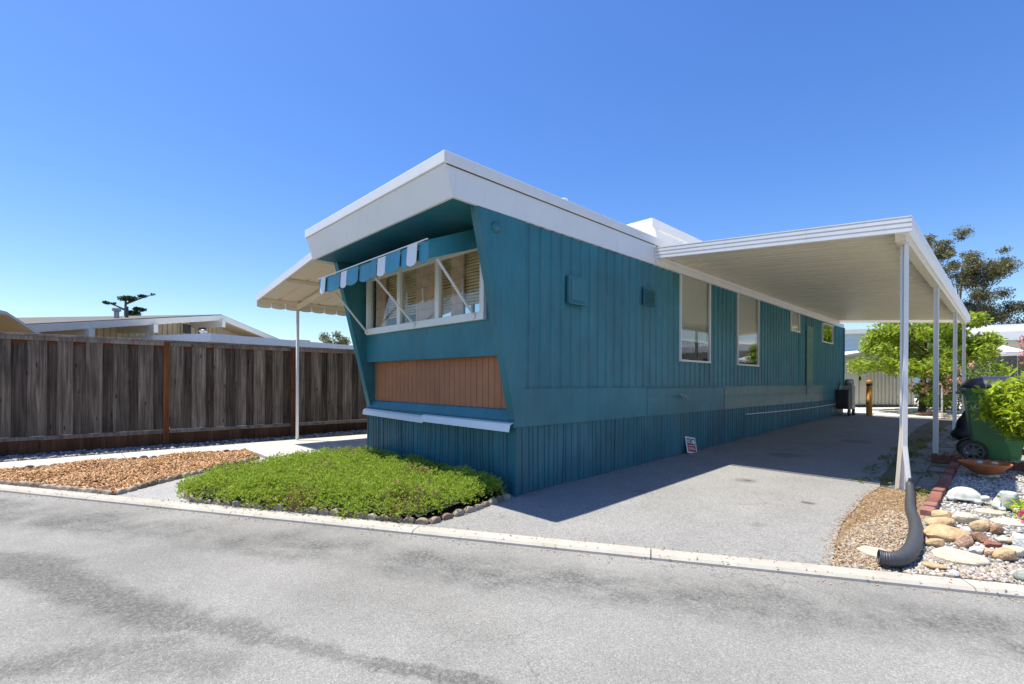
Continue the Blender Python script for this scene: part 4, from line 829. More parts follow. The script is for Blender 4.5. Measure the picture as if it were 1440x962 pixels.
for x, y, wd, dp, lb in ((3.73, 1.06, .44, .55, 'pale flat flagstone in front of the rock pile'), (3.28, 0.72, .28, .6, 'pale flat flagstone under the open end of the drain hose'), (3.86, 2.86, .27, .6, 'cream flagstone in front of the frog statue'), (4.02, 2.52, .36, .5, 'long cream flagstone beside the pink flowers')):
    n_ = 8; poly = []
    for k in range(n_):
        a = 2*math.pi*k/n_+random.uniform(-.25, .25); rr_ = random.uniform(.38, .52)*wd; qx, qy = math.cos(a)*rr_, math.sin(a)*rr_*dp*1.6; poly.append((x+qx*math.cos(VX)-qy*math.sin(VX), y+qx*math.sin(VX)+qy*math.cos(VX), float(gz(y))-.02))
    m_ = MB().prism(poly, (0.004, 0, .045)).mesh('flagstone', ROCK['cream']); o = link('flagstone', m_); o.modifiers.new('b', 'BEVEL').width = .01; tag(o, lb, 'rock', 'rocks in the gravel garden')
# statues
def blob(name, balls, mat, parent=None):           # one continuous surface from overlapping balls
    mbd = bpy.data.metaballs.new(name); mbd.resolution = 0.018; mbd.threshold = 0.35
    for (x, y, z, rx, ry, rz_) in balls:
        e = mbd.elements.new(type='ELLIPSOID'); e.co = (x, y, z); k = 1.55; r_ = max(rx, ry, rz_)*k; e.radius = r_; e.size_x, e.size_y, e.size_z = rx*k/r_, ry*k/r_, rz_*k/r_
    o = bpy.data.objects.new(name, mbd); COL.objects.link(o); dg = bpy.context.evaluated_depsgraph_get(); dg.update()
    m = bpy.data.meshes.new_from_object(o.evaluated_get(dg)); bpy.data.objects.remove(o); bpy.data.metaballs.remove(mbd)
    m.materials.clear(); m.materials.append(MT[mat]); m.shade_smooth(); m.name = name
    return m
tb = [(0, 0, .03, .13, .095, .03), (.15, -.02, .05, .035, .032, .028), (.175, -.025, .058, .03, .028, .026), (.09, .085, .015, .04, .026, .02), (.10, -.085, .015, .042, .026, .022), (-.10, -.08, .015, .036, .026, .02), (-.10, .08, .015, .036, .026, .02)]
tt = thing('tortoise_statue', 'pale stone tortoise statue beside the red brick edging', 'statue', (3.66, 3.28, float(gz(3.28))), R(5))
link('tortoise_body', blob('tortoise_body', tb, 'stonew'), tt, loc=(0, 0, .01)); shl = MB(); shl.lathe([(1.0, 0), (1.04, .06), (.97, .12), (.93, .30), (.84, .55), (.76, .62), (.62, .80), (.40, .95), (.2, 1.0), (.0, 1.02)], n=36)
shl.v = [(x*.15*(1+.02*math.sin(6*math.atan2(y, x))), y*.115*(1+.02*math.sin(6*math.atan2(y, x))), z*.125+.03) for x, y, z in shl.v]; link('shell', shl.mesh('shell', 'stonew', True), tt, loc=(0, 0, 0))
fb = [(0, 0, .07, .105, .085, .065), (0, -.02, .135, .075, .07, .06), (-.085, -.05, .035, .04, .05, .035), (.085, -.05, .035, .04, .05, .035), (-.05, -.10, .015, .03, .04, .018), (.05, -.10, .015, .03, .04, .018), (-.04, -.05, .175, .025, .025, .022), (.04, -.05, .175, .025, .025, .022)]
o = link('frog_statue', blob('frog_statue', fb, 'stonew'), loc=(3.99, 3.15, float(gz(3.1))+0.0), rot=(0, 0, R(8))); tag(o, 'squat pale stone frog statue on the gravel', 'statue')

# brick edging rows
be = thing('brick_edging', 'row of red bricks between the straw strip and the rock garden', 'edging', (3.43, 2.4, 0.04))
bm_ = MB().box(-0.05, 0.05, -0.10, 0.10, -0.04, 0.055).mesh('brick', 'redbrick')
y = 2.45
while y < 5.9:
    o = link('brick', bm_, be, loc=(random.uniform(-.01, .01), y-2.4, float(gz(y))-0.04+random.uniform(-.01, .01)), rot=(random.uniform(-.04, .04), random.uniform(-.05, .05), random.uniform(-.05, .05))); o.modifiers.new('b', 'BEVEL').width = 0.008; y += 0.212
def scallop_brick(L=0.3):
    n_ = 24; prof = [(-L/2, 0, -0.05)] + [(-L/2+L*k/n_, 0, 0.10+0.028*abs(math.sin(3*math.pi*k/n_))) for k in range(n_+1)] + [(L/2, 0, -0.05)]
    return MB().prism([(x_, -0.03, z_) for x_, _, z_ in prof], (0, 0.06, 0)).mesh('scalloped_brick', 'redbrick')
sb = scallop_brick(); se = thing('scalloped_edging', 'scalloped red brick edging in front of the green bin', 'edging', (3.45, 6.0, 0.11))
for x_, y_, a in ((0.05, 0.02, 2.4), (0.28, -0.02, 0.02), (0.585, 0.0, -0.03), (-0.16, 0.12, 0.1), (-0.02, 0.3, 1.3)):
    link('scalloped_brick', sb, se, loc=(x_, y_, 0), rot=(random.uniform(-.06, .06), 0, a))

# terracotta bowl on stones
bo = thing('terracotta_bowl', 'wide shallow terracotta bowl on a flat stone before the scalloped edging', 'bowl', (3.77, 5.12, 0.15))
MB().lathe([(0, .0), (.11, .0), (.15, .02), (.24, .10), (.265, .125), (.268, .14), (.25, .14), (.235, .12), (.14, .035), (0, .03)], (3.77, 5.12, 0.15), 40).build('bowl_body', 'terra', bo, True)
rock(3.80, 5.10, .3, .07, 'cream', 'flat cream stone under the terracotta bowl', ang=.3, sink=.1)
rock(3.87, 5.02, .07, .05, 'cream', 'small cream stone lying in the terracotta bowl').location.z = 0.30
rock(3.72, 5.08, .09, .05, 'white', 'small white stone lying in the terracotta bowl').location.z = 0.29
# bin
bx_, by_ = 3.85, 6.75; zb = float(gz(by_))
bn = thing('wheeled_bin', 'green wheeled bin with a dark domed lid beside the lime shrub', 'bin', (bx_, by_, zb), R(96)); bn.scale = (1.08, 1.08, 1.08)
def local(parent, mb, name, mat, smooth=False, bevel=0.0): 
    m = mb.mesh(name, mat, smooth); o = link(name, m, parent, loc=(0, 0, 0), bevel=bevel); return o
body = MB(); lv_ = [(0.05, .215, .225), (0.12, .225, .24), (0.95, .285, .335), (1.0, .30, .36), (1.04, .315, .375), (1.06, .315, .375)]
for z_, hx, hy in lv_: body.v += [(-hx, -hy, z_), (hx, -hy, z_), (hx, hy, z_), (-hx, hy, z_)]
for i in range(len(lv_)-1): body.f += [(4*i+k, 4*i+(k+1) % 4, 4*i+4+(k+1) % 4, 4*i+4+k) for k in range(4)]
body.f.append((3, 2, 1, 0)); body.f.append(tuple(20+k for k in range(4)))
bb = local(bn, body, 'bin_body', 'bin', False, 0.035)
lid = MB(); lr = [(0, 1.0, 1.07), (0.04, 1.03, 1.075), (0.09, .93, 1.13), (0.14, .78, 1.20), (0.17, .5, 1.235), (0.18, 0.05, 1.245)]
for _, k, z_ in lr: lid.v += [(.325*k*math.copysign(abs(math.cos(t_))**.5, math.cos(t_)), .385*k*math.copysign(abs(math.sin(t_))**.5, math.sin(t_)), z_) for t_ in np.linspace(0, 2*math.pi, 24, endpoint=False)]
for i in range(len(lr)-1): lid.f += [(24*i+k, 24*i+(k+1) % 24, 24*i+24+(k+1) % 24, 24*i+24+k) for k in range(24)]
lid.f.append(tuple(24*5+k for k in range(24))); MT['lid'] = simple('bin_lid', (0.03, 0.034, 0.045), 0.3, 0.1)
local(bn, lid, 'lid', 'lid', True); local(bn, MB().bar((-.24, .40, 1.0), (.24, .40, 1.0), .035), 'handle', 'bin')
for sx_ in (-1, 1):
    wh = MB(); wm = []
    wh.v = []; wh.lathe([(0.115, -.03), (.15, -.03), (.158, -.015), (.158, .015), (.15, .03), (.115, .03), (.115, -.03)], n=28)
    wm = wh.mesh('wheel', 'black'); wl = link('wheel', wm, bn, loc=(sx_*.275, .25, .155), rot=(0, R(90), 0))
    sp_ = MB()
    for k in range(8):
        a = k*math.pi/4; sp_.bar((math.cos(a)*.03, math.sin(a)*.03, 0), (math.cos(a)*.14, math.sin(a)*.14, 0), .02, .045, (0, 0, 1))
    sp_.lathe([(0, .036), (.05, .036), (.05, -.036), (0, -.036)], n=16); sp_.lathe([(.10, .03), (.118, .03), (.118, -.03), (.10, -.03), (.10, .03)], n=24); link('hub', sp_.mesh('hub', 'hubgrey'), wl, loc=(0, 0, 0))
def text(body_, size, mat, name, parent, mw, ext=0.002):
    c = bpy.data.curves.new('t', 'FONT'); c.body = body_; c.size = size; c.extrude = ext; c.align_x = 'CENTER'; c.align_y = 'CENTER'
    o = bpy.data.objects.new('t', c); COL.objects.link(o); dg = bpy.context.evaluated_depsgraph_get(); dg.update(); m = bpy.data.meshes.new_from_object(o.evaluated_get(dg)); bpy.data.objects.remove(o); bpy.data.curves.remove(c)
    m.materials.clear(); m.materials.append(MT[mat]); q = link(name, m); q.parent = parent; q.matrix_parent_inverse = Matrix(); q.matrix_local = mw; return q
# lettering on the side that faces the street
text('GreenWaste', 0.095, 'signw', 'lettering', bn, Matrix.Translation((-.282, 0.0, .80)) @ Matrix.Rotation(R(-90), 4, 'Z') @ Matrix.Rotation(R(86), 4, 'X'))
# shrub in a pot
def leaves(name, P, mat, parent, sx, sy, flat=1.0, kind='stuff'):
    V, F = scatter(P, LEAFV, LEAFF, sx, sy, sx, flat); return link(name, npmesh(name, V, F, mat), parent, kind=kind)
def lathe_pot(t, c, r, h): MB().lathe([(0, 0), (r*.68, 0), (r*.93, h*.8), (r*1.05, h*.8), (r*1.05, h), (r*.9, h), (r*.86, h*.85), (0, h*.84)], c, 32).build('pot', 'terra', t, True)
sx0, sy0 = 4.33, 5.55; zb = float(gz(sy0)); sh = thing('potted_shrub', 'lime green leafy shrub in a terracotta pot beside the green bin', 'shrub', (sx0, sy0, zb))
lathe_pot(sh, (sx0, sy0, zb), 0.2, 0.36)
stm = MB(); tips = []; pts_ = []
for k in range(34):
    a = random.uniform(0, 2*math.pi); el = random.uniform(0.25, 1.25); L_ = random.uniform(.6, 1.0)
    e = Vector((sx0+math.cos(a)*math.cos(el)*L_*.75, sy0+math.sin(a)*math.cos(el)*L_*.75, zb+.36+math.sin(el)*L_*1.05)); stm.tube([(sx0, sy0, zb+.3), ((sx0+e.x)/2, (sy0+e.y)/2, (zb+.3+e.z)/2+.06), e], [.012, .008, .004], 5)
    for q in range(120):
        f = random.uniform(.3, 1.08); p = Vector((sx0, sy0, zb+.33)).lerp(e, f)+Vector((random.gauss(0, .055), random.gauss(0, .055), random.gauss(0, .055)+.05)); pts_.append(p)
stm.build('stem', 'bark', sh); leaves('foliage', np.array(pts_), 'lime', sh, rng.uniform(.08, .15, len(pts_)), rng.uniform(.06, .10, len(pts_)), 0.55)
# pink flower clump and low green plant at the garden's edge
fl = thing('flower_clump', 'low green plant with magenta flowers beside the flagstone', 'flower', (4.16, 2.75, .05))
P = np.column_stack([rng.normal(4.14, .07, 160), rng.normal(2.9, .12, 160), .07+rng.uniform(0, .14, 160)]); leaves('foliage', P, 'lime', fl, .08, .05, .6)
P = np.column_stack([rng.normal(4.13, .035, 60), rng.normal(2.55, .04, 60), .13+rng.normal(0, .03, 60)]); leaves('petals', P, 'magenta', fl, .05, .05)

# ------------------------------------------------------------------ leaning sign, bollard, utility cart
sg = thing('leaning_sign', 'small white bordered sign leaning on the teal skirt', 'sign', (0.07, 4.34, 0.075))
sg.rotation_euler = (R(0), R(0), R(90)); sgm = Matrix.Rotation(R(6), 4, 'Y') @ Matrix.Rotation(R(-12), 4, 'X') if False else Matrix.Rotation(R(-14), 4, 'X') @ Matrix.Rotation(R(9), 4, 'Y')
def sgpart(mb, name, mat): o = link(name, mb.mesh(name, mat)); o.parent = sg; o.matrix_local = sgm; return o
# local x runs along the wall (+y world), local -y faces out from the wall
sgpart(MB().box(-.18, .18, -.004, .004, 0.0, .29), 'sign_board', 'signw')
sgpart(MB().box(-.15, .15, -.006, -.0045, .145, .265), 'black_panel', 'black')
sgpart(MB().box(-.15, .15, -.006, -.0045, .025, .135), 'red_panel', 'red')
text('NO', .115, 'signw', 'lettering', sg, sgm @ Matrix.Translation((-.06, -.0075, .205)) @ Matrix.Rotation(R(90), 4, 'X'), .001)
sgpart(MB().prism([(.085+.045*math.cos(k*math.pi/4+.39), -.0085, .205+.045*math.sin(k*math.pi/4+.39)) for k in range(8)], (0, .002, 0)), 'symbol', 'signw')
text('PARKING', .06, 'signw', 'lettering', sg, sgm @ Matrix.Translation((0, -.0075, .08)) @ Matrix.Rotation(R(90), 4, 'X'), .001)
bz = float(gz(15.2)); bd = thing('bollard', 'weathered yellow steel bollard at the end of the driveway', 'bollard', (0.84, 15.2, bz))
MB().lathe([(.11, 0), (.11, .02), (.085, .025), (.085, 1.12), (.07, 1.16), (0, 1.18)], (0.84, 15.2, bz), 20).build('pipe', 'yellow', bd, True)
MB().lathe([(.086, .0), (.088, .0), (.088, .10), (.086, .10)], (0.84, 15.2, bz+.98), 20).build('band', 'dark', bd, True)
cz0 = float(gz(15.3)); ct = thing('utility_cart', 'black utility cart with a grey meter box by the back corner of the home', 'cart', (0.25, 15.0, cz0))
MB().box(.05, .40, 14.6, 15.0, cz0+.22, cz0+.85).build('tub', 'black', ct, bevel=.03); MB().box(.12, .42, 15.05, 15.45, cz0+.2, cz0+.98).build('cabinet', 'greym', ct, bevel=.02)
MB().lathe([(0, 0), (.13, 0), (.13, .16), (.09, .22), (0, .22)], (.3, 15.2, cz0+.98), 20).build('meter', 'greym', ct, True); MB().bar((.1, 14.62, cz0+.85), (.1, 14.95, cz0+1.08), .03).build('handle', 'dark', ct)
for yy_ in (14.68, 15.3):
    q = MB().lathe([(.03, -.03), (.11, -.03), (.115, 0), (.11, .03), (.03, .03)], n=20); wl = link('wheel', q.mesh('wheel', 'black', True), ct, loc=(.40-.25, yy_-15.0, .11), rot=(0, R(90), 0)); link('hub', MB().lathe([(0, .035), (.045, .035), (.05, 0), (.045, -.035), (0, -.035)], n=14).mesh('hub', 'white_clean'), wl, loc=(0, 0, 0))

# ------------------------------------------------------------------ trees
def limb_tree(t, base, height, lean, r0, nb, spread, rs, bark):
    r_ = random.Random(rs); tk = MB(); b = Vector(base); top = b+Vector((lean[0], lean[1], height)); pts = [b, b.lerp(top, .35)+Vector((r_.uniform(-.1, .1), r_.uniform(-.1, .1), 0))*height*.2, b.lerp(top, .7)+Vector((r_.uniform(-.1, .1), r_.uniform(-.1, .1), 0))*height*.2, top]
    tk.tube(pts, [r0, r0*.75, r0*.5, r0*.15], 8); ends = [top]
    for k in range(nb):
        f = r_.uniform(.3, .95); i = min(2, int(f*3)); s0 = pts[i].lerp(pts[i+1], f*3-i); a = r_.uniform(0, 2*math.pi)
        e = s0+Vector((math.cos(a)*spread*r_.uniform(.5, 1), math.sin(a)*spread*r_.uniform(.5, 1), height*r_.uniform(.05, .28))); mid = s0.lerp(e, .5)+Vector((0, 0, -height*.02))
        tk.tube([s0, mid, e], [r0*.35, r0*.2, r0*.06], 6); ends += [e, mid.lerp(e, .5)]
    tk.build('trunk', bark, t, True); return ends
def crown(t, cl, n, size, mat, flat=0.8, squash=.75, shell=.5):
    P = []; 
    for c, r_ in cl:
        k = max(10, int(n*r_*r_/sum(q[1]**2 for q in cl))); d_ = rng.normal(size=(k, 3)); d_ /= np.linalg.norm(d_, axis=1)[:, None]; rr_ = r_*(shell+(1-shell)*rng.random(k))**1.0; p = d_*rr_[:, None]; p[:, 2] *= squash; P.append(p+np.array(c))
    P = np.vstack(P); return leaves('crown', P, mat, t, rng.uniform(size*.6, size*1.3, len(P)), rng.uniform(size*.5, size*1.1, len(P)), flat)
TX, TY = 1.85, 18.4; tz = float(gz(TY)); t = thing('leafy_tree', 'bright green round leafy tree in front of the cream shed', 'tree', (TX, TY, tz))
ends = limb_tree(t, (TX, TY, tz), 2.7, (.1, .1), .12, 12, 1.6, 3, 'bark'); r_ = random.Random(5); cl = []
for k in range(70):
    a = r_.uniform(0, 2*math.pi); rr_ = math.sqrt(r_.random())*2.1; hz = r_.random(); cl.append(((TX+math.cos(a)*rr_*(1-.3*hz), TY+math.sin(a)*rr_*(1-.3*hz), tz+1.65+hz*1.75-.10*rr_), r_.uniform(.28, .58)))
cl += [((TX+.25+r_.uniform(-.35, .45), TY-.2+r_.uniform(-.4, .4), tz+r_.uniform(.25, 1.6)), r_.uniform(.25, .42)) for _ in range(16)]
crown(t, cl, 24000, .15, 'leaf', .7, .7, .3)
def euc(x, y, h, lab, rs, wid, n, pts):
    t = thing('eucalyptus_tree', lab, 'tree', (x, y, .3)); limb_tree(t, (x, y, .3), h*.8, (wid*.1, 0), h*.018, 12, wid*.4, rs, 'ebark'); crown(t, [((x+a*wid, y+random.uniform(-.3, .3)*wid, h*b), r_*wid*1.4) for a, b, r_ in pts], n, .24, 'euc', 1.0, .72, .0); return t
r_ = random.Random(11)
pe = [(r_.uniform(-.38, .10), r_.uniform(.80, 1.0), r_.uniform(.05, .12)) for _ in range(22)] + [(r_.uniform(.12, .58), r_.uniform(.72, .88), r_.uniform(.05, .11)) for _ in range(16)] + [(r_.uniform(-.25, .60), r_.uniform(.5, .78), r_.uniform(.06, .13)) for _ in range(30)] + [(r_.uniform(-.3, .95), r_.uniform(.2, .54), r_.uniform(.08, .15)) for _ in range(40)]
euc(-0.8, 76, 19.6, 'tall sparse grey green eucalyptus rising behind the carport roof', 4, 8.0, 60000, pe)
pe = [(r_.uniform(-.45, .5), r_.uniform(.25, 1.0), r_.uniform(.07, .14)) for _ in range(40)]
euc(8.5, 84, 12.0, 'lower blue green eucalyptus beyond the white house', 8, 8.0, 22000, pe)
t = thing('round_tree', 'distant dark round tree behind the neighbour flat roof', 'tree', (-35, 13.2, 0)); limb_tree(t, (-35, 13.2, 0), 4, (0, 0), .2, 6, 1.0, 2, 'bark'); crown(t, [((-35+r_.uniform(-1.1, 1.1), 13.2+r_.uniform(-1.0, 1.0), 4.3+r_.uniform(-.9, .8)), r_.uniform(.3, .55)) for _ in range(20)], 2600, .18, 'euc', 1, .8, .1)
t = thing('round_tree', 'second distant dark tree half hidden by the teal wing', 'tree', (-33, 15.2, 0)); limb_tree(t, (-33, 15.2, 0), 4, (0, 0), .2, 6, 1.0, 9, 'bark'); crown(t, [((-33+r_.uniform(-1.0, 1.0), 15.4+r_.uniform(-1.0, 1.0), 4.2+r_.uniform(-.9, .9)), r_.uniform(.3, .55)) for _ in range(18)], 2200, .18, 'euc', 1, .8, .1)
t = thing('conifer_tree', 'wind bent conifer top showing above the grey gable roof', 'tree', (-34, -.6, 0)); MB().tube([(-34, -.6, 0), (-34, -.6, 6.4)], [.25, .05], 8).build('trunk', 'bark', t)
cl = []
for (dx, dz, r_0, n_) in ((0.1, 6.35, .30, 7), (.9, 6.6, .15, 5), (1.35, 6.75, .09, 3), (-.75, 5.95, .17, 4), (.75, 5.75, .22, 6), (.3, 5.45, .3, 6)):
    for _ in range(n_): cl.append(((-34+r_.uniform(-.1, .1), -.6+dx+r_.uniform(-.25, .25), dz+r_.uniform(-.06, .06)), r_0))
crown(t, cl, 3600, .15, 'conif', .6, .55, .05)
br = MB()
for a, b in (((0, 6.0), (1.3, 6.72)), ((0, 5.6), (-.75, 5.93)), ((0, 5.2), (.95, 5.7)), ((0, 6.2), (-.3, 6.45))): br.tube([(-34, -.6+a[0], a[1]), (-34, -.6+(a[0]+b[0])/2, (a[1]+b[1])/2+.03), (-34, -.6+b[0], b[1])], [.07, .05, .02], 5)
br.build('branch', 'bark', t)
rs_ = thing('rose_bush', 'rose bush with pale pink blooms behind the carport posts', 'bush', (2.85, 16.7, .31))
P = np.column_stack([rng.normal(2.95, .42, 3000), rng.normal(16.8, .35, 3000), .33+np.abs(rng.normal(.95, .42, 3000))]); leaves('foliage', P, 'rosel', rs_, .10, .08)
fp = []
for k in range(44):
    c = np.array([r_.gauss(2.85, .45), r_.gauss(16.5, .3), 1.05+abs(r_.gauss(.4, .25))]); fp.append(c+rng.normal(0, .045, (26, 3)))
leaves('blooms', np.vstack(fp), 'pink', rs_, .07, .07); MB().tube([(2.85, 16.7, .3), (2.9, 16.8, 1.0)], [.03, .01], 6).build('stem', 'bark', rs_)
rd = thing('red_flowering_shrub', 'tall shrub with red flower spikes before the white house', 'shrub', (4.35, 16.6, .3)); MB().tube([(4.35, 16.6, .3), (4.33, 16.6, 2.5)], [.03, .01], 6).build('stem', 'bark', rd)
P = np.column_stack([rng.normal(4.38, .10, 500), rng.normal(16.6, .12, 500), rng.uniform(1.9, 2.75, 500)]); leaves('blooms', P, 'redfl', rd, .08, .06); P = np.column_stack([rng.normal(4.4, .14, 500), rng.normal(16.6, .15, 500), rng.uniform(.5, 2.0, 500)]); leaves('foliage', P, 'rosel', rd, .10, .06)
# white lattice and low stones behind the posts
tl = thing('garden_trellis', 'white slatted garden trellis beside the rose bush', 'trellis', (2.55, 15.95, .29))
for k in range(9): MB().bar((2.55, 15.7+k*.05, .28), (2.55, 15.7+k*.05, 1.25-.02*(k-4)**2*.6), .016).build('slat', 'white_clean', tl)
for z_ in (.5, .9): MB().bar((2.55, 15.65, z_), (2.55, 16.15, z_), .016).build('rail', 'white_clean', tl)
for i, (x_, y_, wd, c, lb) in enumerate(((1.55, 16.9, .5, 'cream', 'pale border stone at the foot of the leafy tree'), (2.1, 16.6, .6, 'pink', 'pinkish border stone in front of the rose bush'), (2.6, 16.2, .5, 'cream', 'cream border stone next to the white trellis'), (3.1, 16.0, .5, 'white', 'white border stone behind the carport post'), (2.3, 17.2, .5, 'pink', 'pinkish stone behind the border stones'))): rock(x_, y_, wd, .2, c, lb, ang=.3)
bg_ = link('black_bag', blob('black_bag', [(0, 0, .25, .17, .17, .27), (.04, .03, .5, .1, .1, .14), (-.05, 0, .1, .2, .18, .12)], 'black'), loc=(3.38, 9.9, float(gz(9.9)))); tag(bg_, 'full black plastic bag standing behind the green bin', 'bag')

# ------------------------------------------------------------------ shed, houses beyond
sd = thing('metal_shed', 'cream metal shed with vertical ribs behind the leafy tree', 'shed', (0.28, 20.35, .40), R(46))
def lp(mb, name, mat, par, **k): return link(name, mb.mesh(name, mat), par, loc=(0, 0, 0), **k)
hw = 1.5; lp(MB().prism([(-hw, .02, 0), (hw, .02, 0), (hw, .02, 2.0), (0, .02, 2.25), (-hw, .02, 2.0)], (0, 2.4, 0)), 'wall', 'shed', sd)
rbm = MB().box(-.03, .03, -.015, .02, 0.08, 1.98).mesh('wall_rib', 'shed')
for k in range(13): link('wall_rib', rbm, sd, loc=(-.40+k*.15, 0, 0))
dr = lp(MB().box(-1.42, -.80, -.02, .02, .08, 1.95), 'door', 'shed', sd); lp(MB().box(-.75, -.72, -.05, .02, 1.05, 1.2), 'handle', 'dark', dr); lp(MB().box(-.795, -.775, -.018, .02, .08, 1.95), 'door_jamb', 'dark', dr)
lp(MB().prism([(-hw-.08, -.1, 1.99), (0, -.1, 2.26), (hw+.08, -.1, 1.99), (hw+.08, -.1, 2.06), (0, -.1, 2.34), (-hw-.08, -.1, 2.06)], (0, 2.6, 0)), 'roof', 'white', sd); lp(MB().box(-hw-.02, hw+.02, -.03, .02, 0, .07), 'base_rail', 'dark', sd)
# white house with patio umbrellas behind
wh_ = thing('white_house', 'long white house with a low roof band beyond the garden', 'house', (8, 28, .43)); z0 = .43
MB().box(2.2, 16, 28, 36, z0, 3.2).build('wall', 'white', wh_)
rf = MB().box(1.6, 16.5, 27.2, 36.5, 3.32, 3.72).build('roof', 'white_clean', wh_); MB().box(1.9, 16.3, 27.5, 36.3, 3.72, 4.05).build('upper_roof', 'white', rf); MB().box(1.7, 16.4, 27.3, 36, 3.2, 3.32).build('eave_board', 'trimg', rf)
for k in range(6):
    x0 = 2.6+k*2.1; wn = MB().box(x0, x0+1.6, 27.93, 28.0, 1.9, 3.0).build('window', 'white_clean', wh_); MB().box(x0+.08, x0+.76, 27.9, 27.94, 1.98, 2.92).build('pane', 'dark', wn); MB().box(x0+.84, x0+1.52, 27.9, 27.94, 1.98, 2.92).build('pane', 'dark', wn)
sf = thing('screen_fence', 'dark slatted screen fence below the white umbrellas', 'fence', (5, 25.2, .43)); slm = MB().box(-.11, .11, -.015, .015, 0, 2.1).mesh('slat', 'screen')
for k in range(36): link('slat', slm, sf, loc=(-2.3+k*.235, random.uniform(-.01, .01), 0))
for k in range(4): MB().box(2.7+k*2.35-.05, 2.7+k*2.35+.05, 25.1, 25.2, .43, 2.6).build('post', 'trimg', sf)
def umbrella(x, y, z, r_, lab):
    t = thing('patio_umbrella', lab, 'umbrella', (x, y, .4), group='white patio umbrellas'); n_ = 8; mb = MB(); mb.v.append((x, y, z+.42)); mb.v += [(x+r_*math.cos(k*math.pi/4+.4), y+r_*math.sin(k*math.pi/4+.4), z) for k in range(8)]; mb.v += [(x+r_*math.cos(k*math.pi/4+.4), y+r_*math.sin(k*math.pi/4+.4), z-.09) for k in range(8)]
    mb.f += [(0, 1+k, 1+(k+1) % 8) for k in range(8)] + [(1+k, 9+k, 9+(k+1) % 8, 1+(k+1) % 8) for k in range(8)]; mb.build('canopy', 'canvas', t); MB().tube([(x, y, .4), (x, y, z+.4)], .025, 8).build('pole', 'white_clean', t)
umbrella(3.45, 22.6, 2.55, 1.15, 'white patio umbrella next to the leafy tree'); umbrella(5.3, 23.4, 2.55, 1.2, 'white patio umbrella behind the red flower spikes')
# pale blue house far behind the shed
pb = thing('pale_blue_house', 'pale blue house wall showing above the shed roof', 'house', (-4, 33, .4), R(20)); MT['pblue'] = simple('pale_blue_siding', (0.30, 0.42, 0.52), .8, .06)
lp(MB().box(-4, 5.5, 0, 7, 0, 4.1), 'wall', 'pblue', pb); lp(MB().box(-4.4, 5.9, -.5, 7.4, 4.1, 4.35), 'roof', 'trimg', pb); lp(MB().box(3.1, 4.0, -.04, 0, 2.6, 3.5), 'window', 'dark', pb)
for k in range(12): lp(MB().box(-4, 5.5, -.02, 0, .2+k*.32, .49+k*.32), 'siding_board', 'pblue', pb)

# neighbours behind the fence
gd = Vector((-0.616, 0.788, 0)); gn = Vector((0.788, 0.616, 0)); Kp = Vector((-16.55, 0.65, 3.77))
ha = thing('gable_house', 'beige house with a wide low grey gable roof beyond the fence', 'house', (Kp.x, Kp.y, 0)); sl_ = .174; lw, rw = 6.5, 4.6
def gp(a, d_, dz): p = Kp+gd*a+gn*d_; return (p.x, p.y, Kp.z-abs(a)*sl_+dz)
for sgn, L_ in ((-1, lw), (1, rw)):
    q = MB().prism([gp(0, 0.02, .02), gp(sgn*L_, 0.02, .02), gp(sgn*L_, 0.02, -.03), gp(0, 0.02, -.03)], gn*-9).build('roof', 'shingle', ha)
    MB().prism([gp(0, 0.06, -.01), gp(sgn*L_, 0.06, -.01), gp(sgn*L_, 0.06, -.2), gp(0, 0.06, -.2)], gn*-.05).build('bargeboard', 'trimg', q)
    MB().prism([gp(0, 0.0, -.032), gp(sgn*L_, 0.0, -.032), gp(sgn*L_, 0.0, -.06), gp(0, 0.0, -.06)], gn*-1.25).build('eave_soffit', 'tan', q)
p0 = gp(-lw+.8, -1.2, 0); a_, b_ = Kp+gd*(-lw+.8)+gn*-1.2, Kp+gd*(rw-.5)+gn*-1.2
MB().prism([(a_.x, a_.y, 0), (b_.x, b_.y, 0), (b_.x, b_.y, Kp.z-(rw-.5)*sl_-.06), (Kp.x+gn.x*-1.2, Kp.y+gn.y*-1.2, Kp.z-.06), (a_.x, a_.y, Kp.z-(lw-.8)*sl_-.06)], gn*-6).build('wall', 'beige', ha)
for k in range(54):
    a = -lw+1.0+k*.21; p = Kp+gd*a+gn*-1.19
    if a < rw-.6: MB().prism([(p.x, p.y, 1.2), (p.x+gd.x*.03, p.y+gd.y*.03, 1.2), (p.x+gd.x*.03, p.y+gd.y*.03, Kp.z-abs(a)*sl_-.07), (p.x, p.y, Kp.z-abs(a)*sl_-.07)], gn*.02).build('batten', 'beige', ha)
for a in (0.0, -2.9, -4.9, 2.6):
    c0 = Vector(gp(a, .14, -.33)); MB().bar(c0, c0-gn*1.4, .16, .26).build('beam_end', 'trimg', ha)
for a in (-.55, .18):
    wp = Kp+gd*a+gn*-1.17; q = MB().prism([(wp.x, wp.y, 3.02), (wp.x+gd.x*.46, wp.y+gd.y*.46, 3.02), (wp.x+gd.x*.46, wp.y+gd.y*.46, 3.42), (wp.x, wp.y, 3.42)], gn*.05).build('window', 'beige', ha)
    wp = wp+gd*.04+gn*.05; MB().prism([(wp.x, wp.y, 3.05), (wp.x+gd.x*.38, wp.y+gd.y*.38, 3.05), (wp.x+gd.x*.38, wp.y+gd.y*.38, 3.39), (wp.x, wp.y, 3.39)], gn*.01).build('pane', 'dark', q)
vp_ = Vector(gp(-2.35, -1.5, 0)); MB().tube([vp_, vp_+Vector((0, 0, .38))], .05, 8).build('vent_pipe', 'dark', ha); vp_ = Vector(gp(-2.7, -1.5, 0)); MB().lathe([(.07, 0), (.07, .22), (.12, .25), (.12, .33), (0, .36)], vp_, 12).build('vent_cap', 'greym', ha)
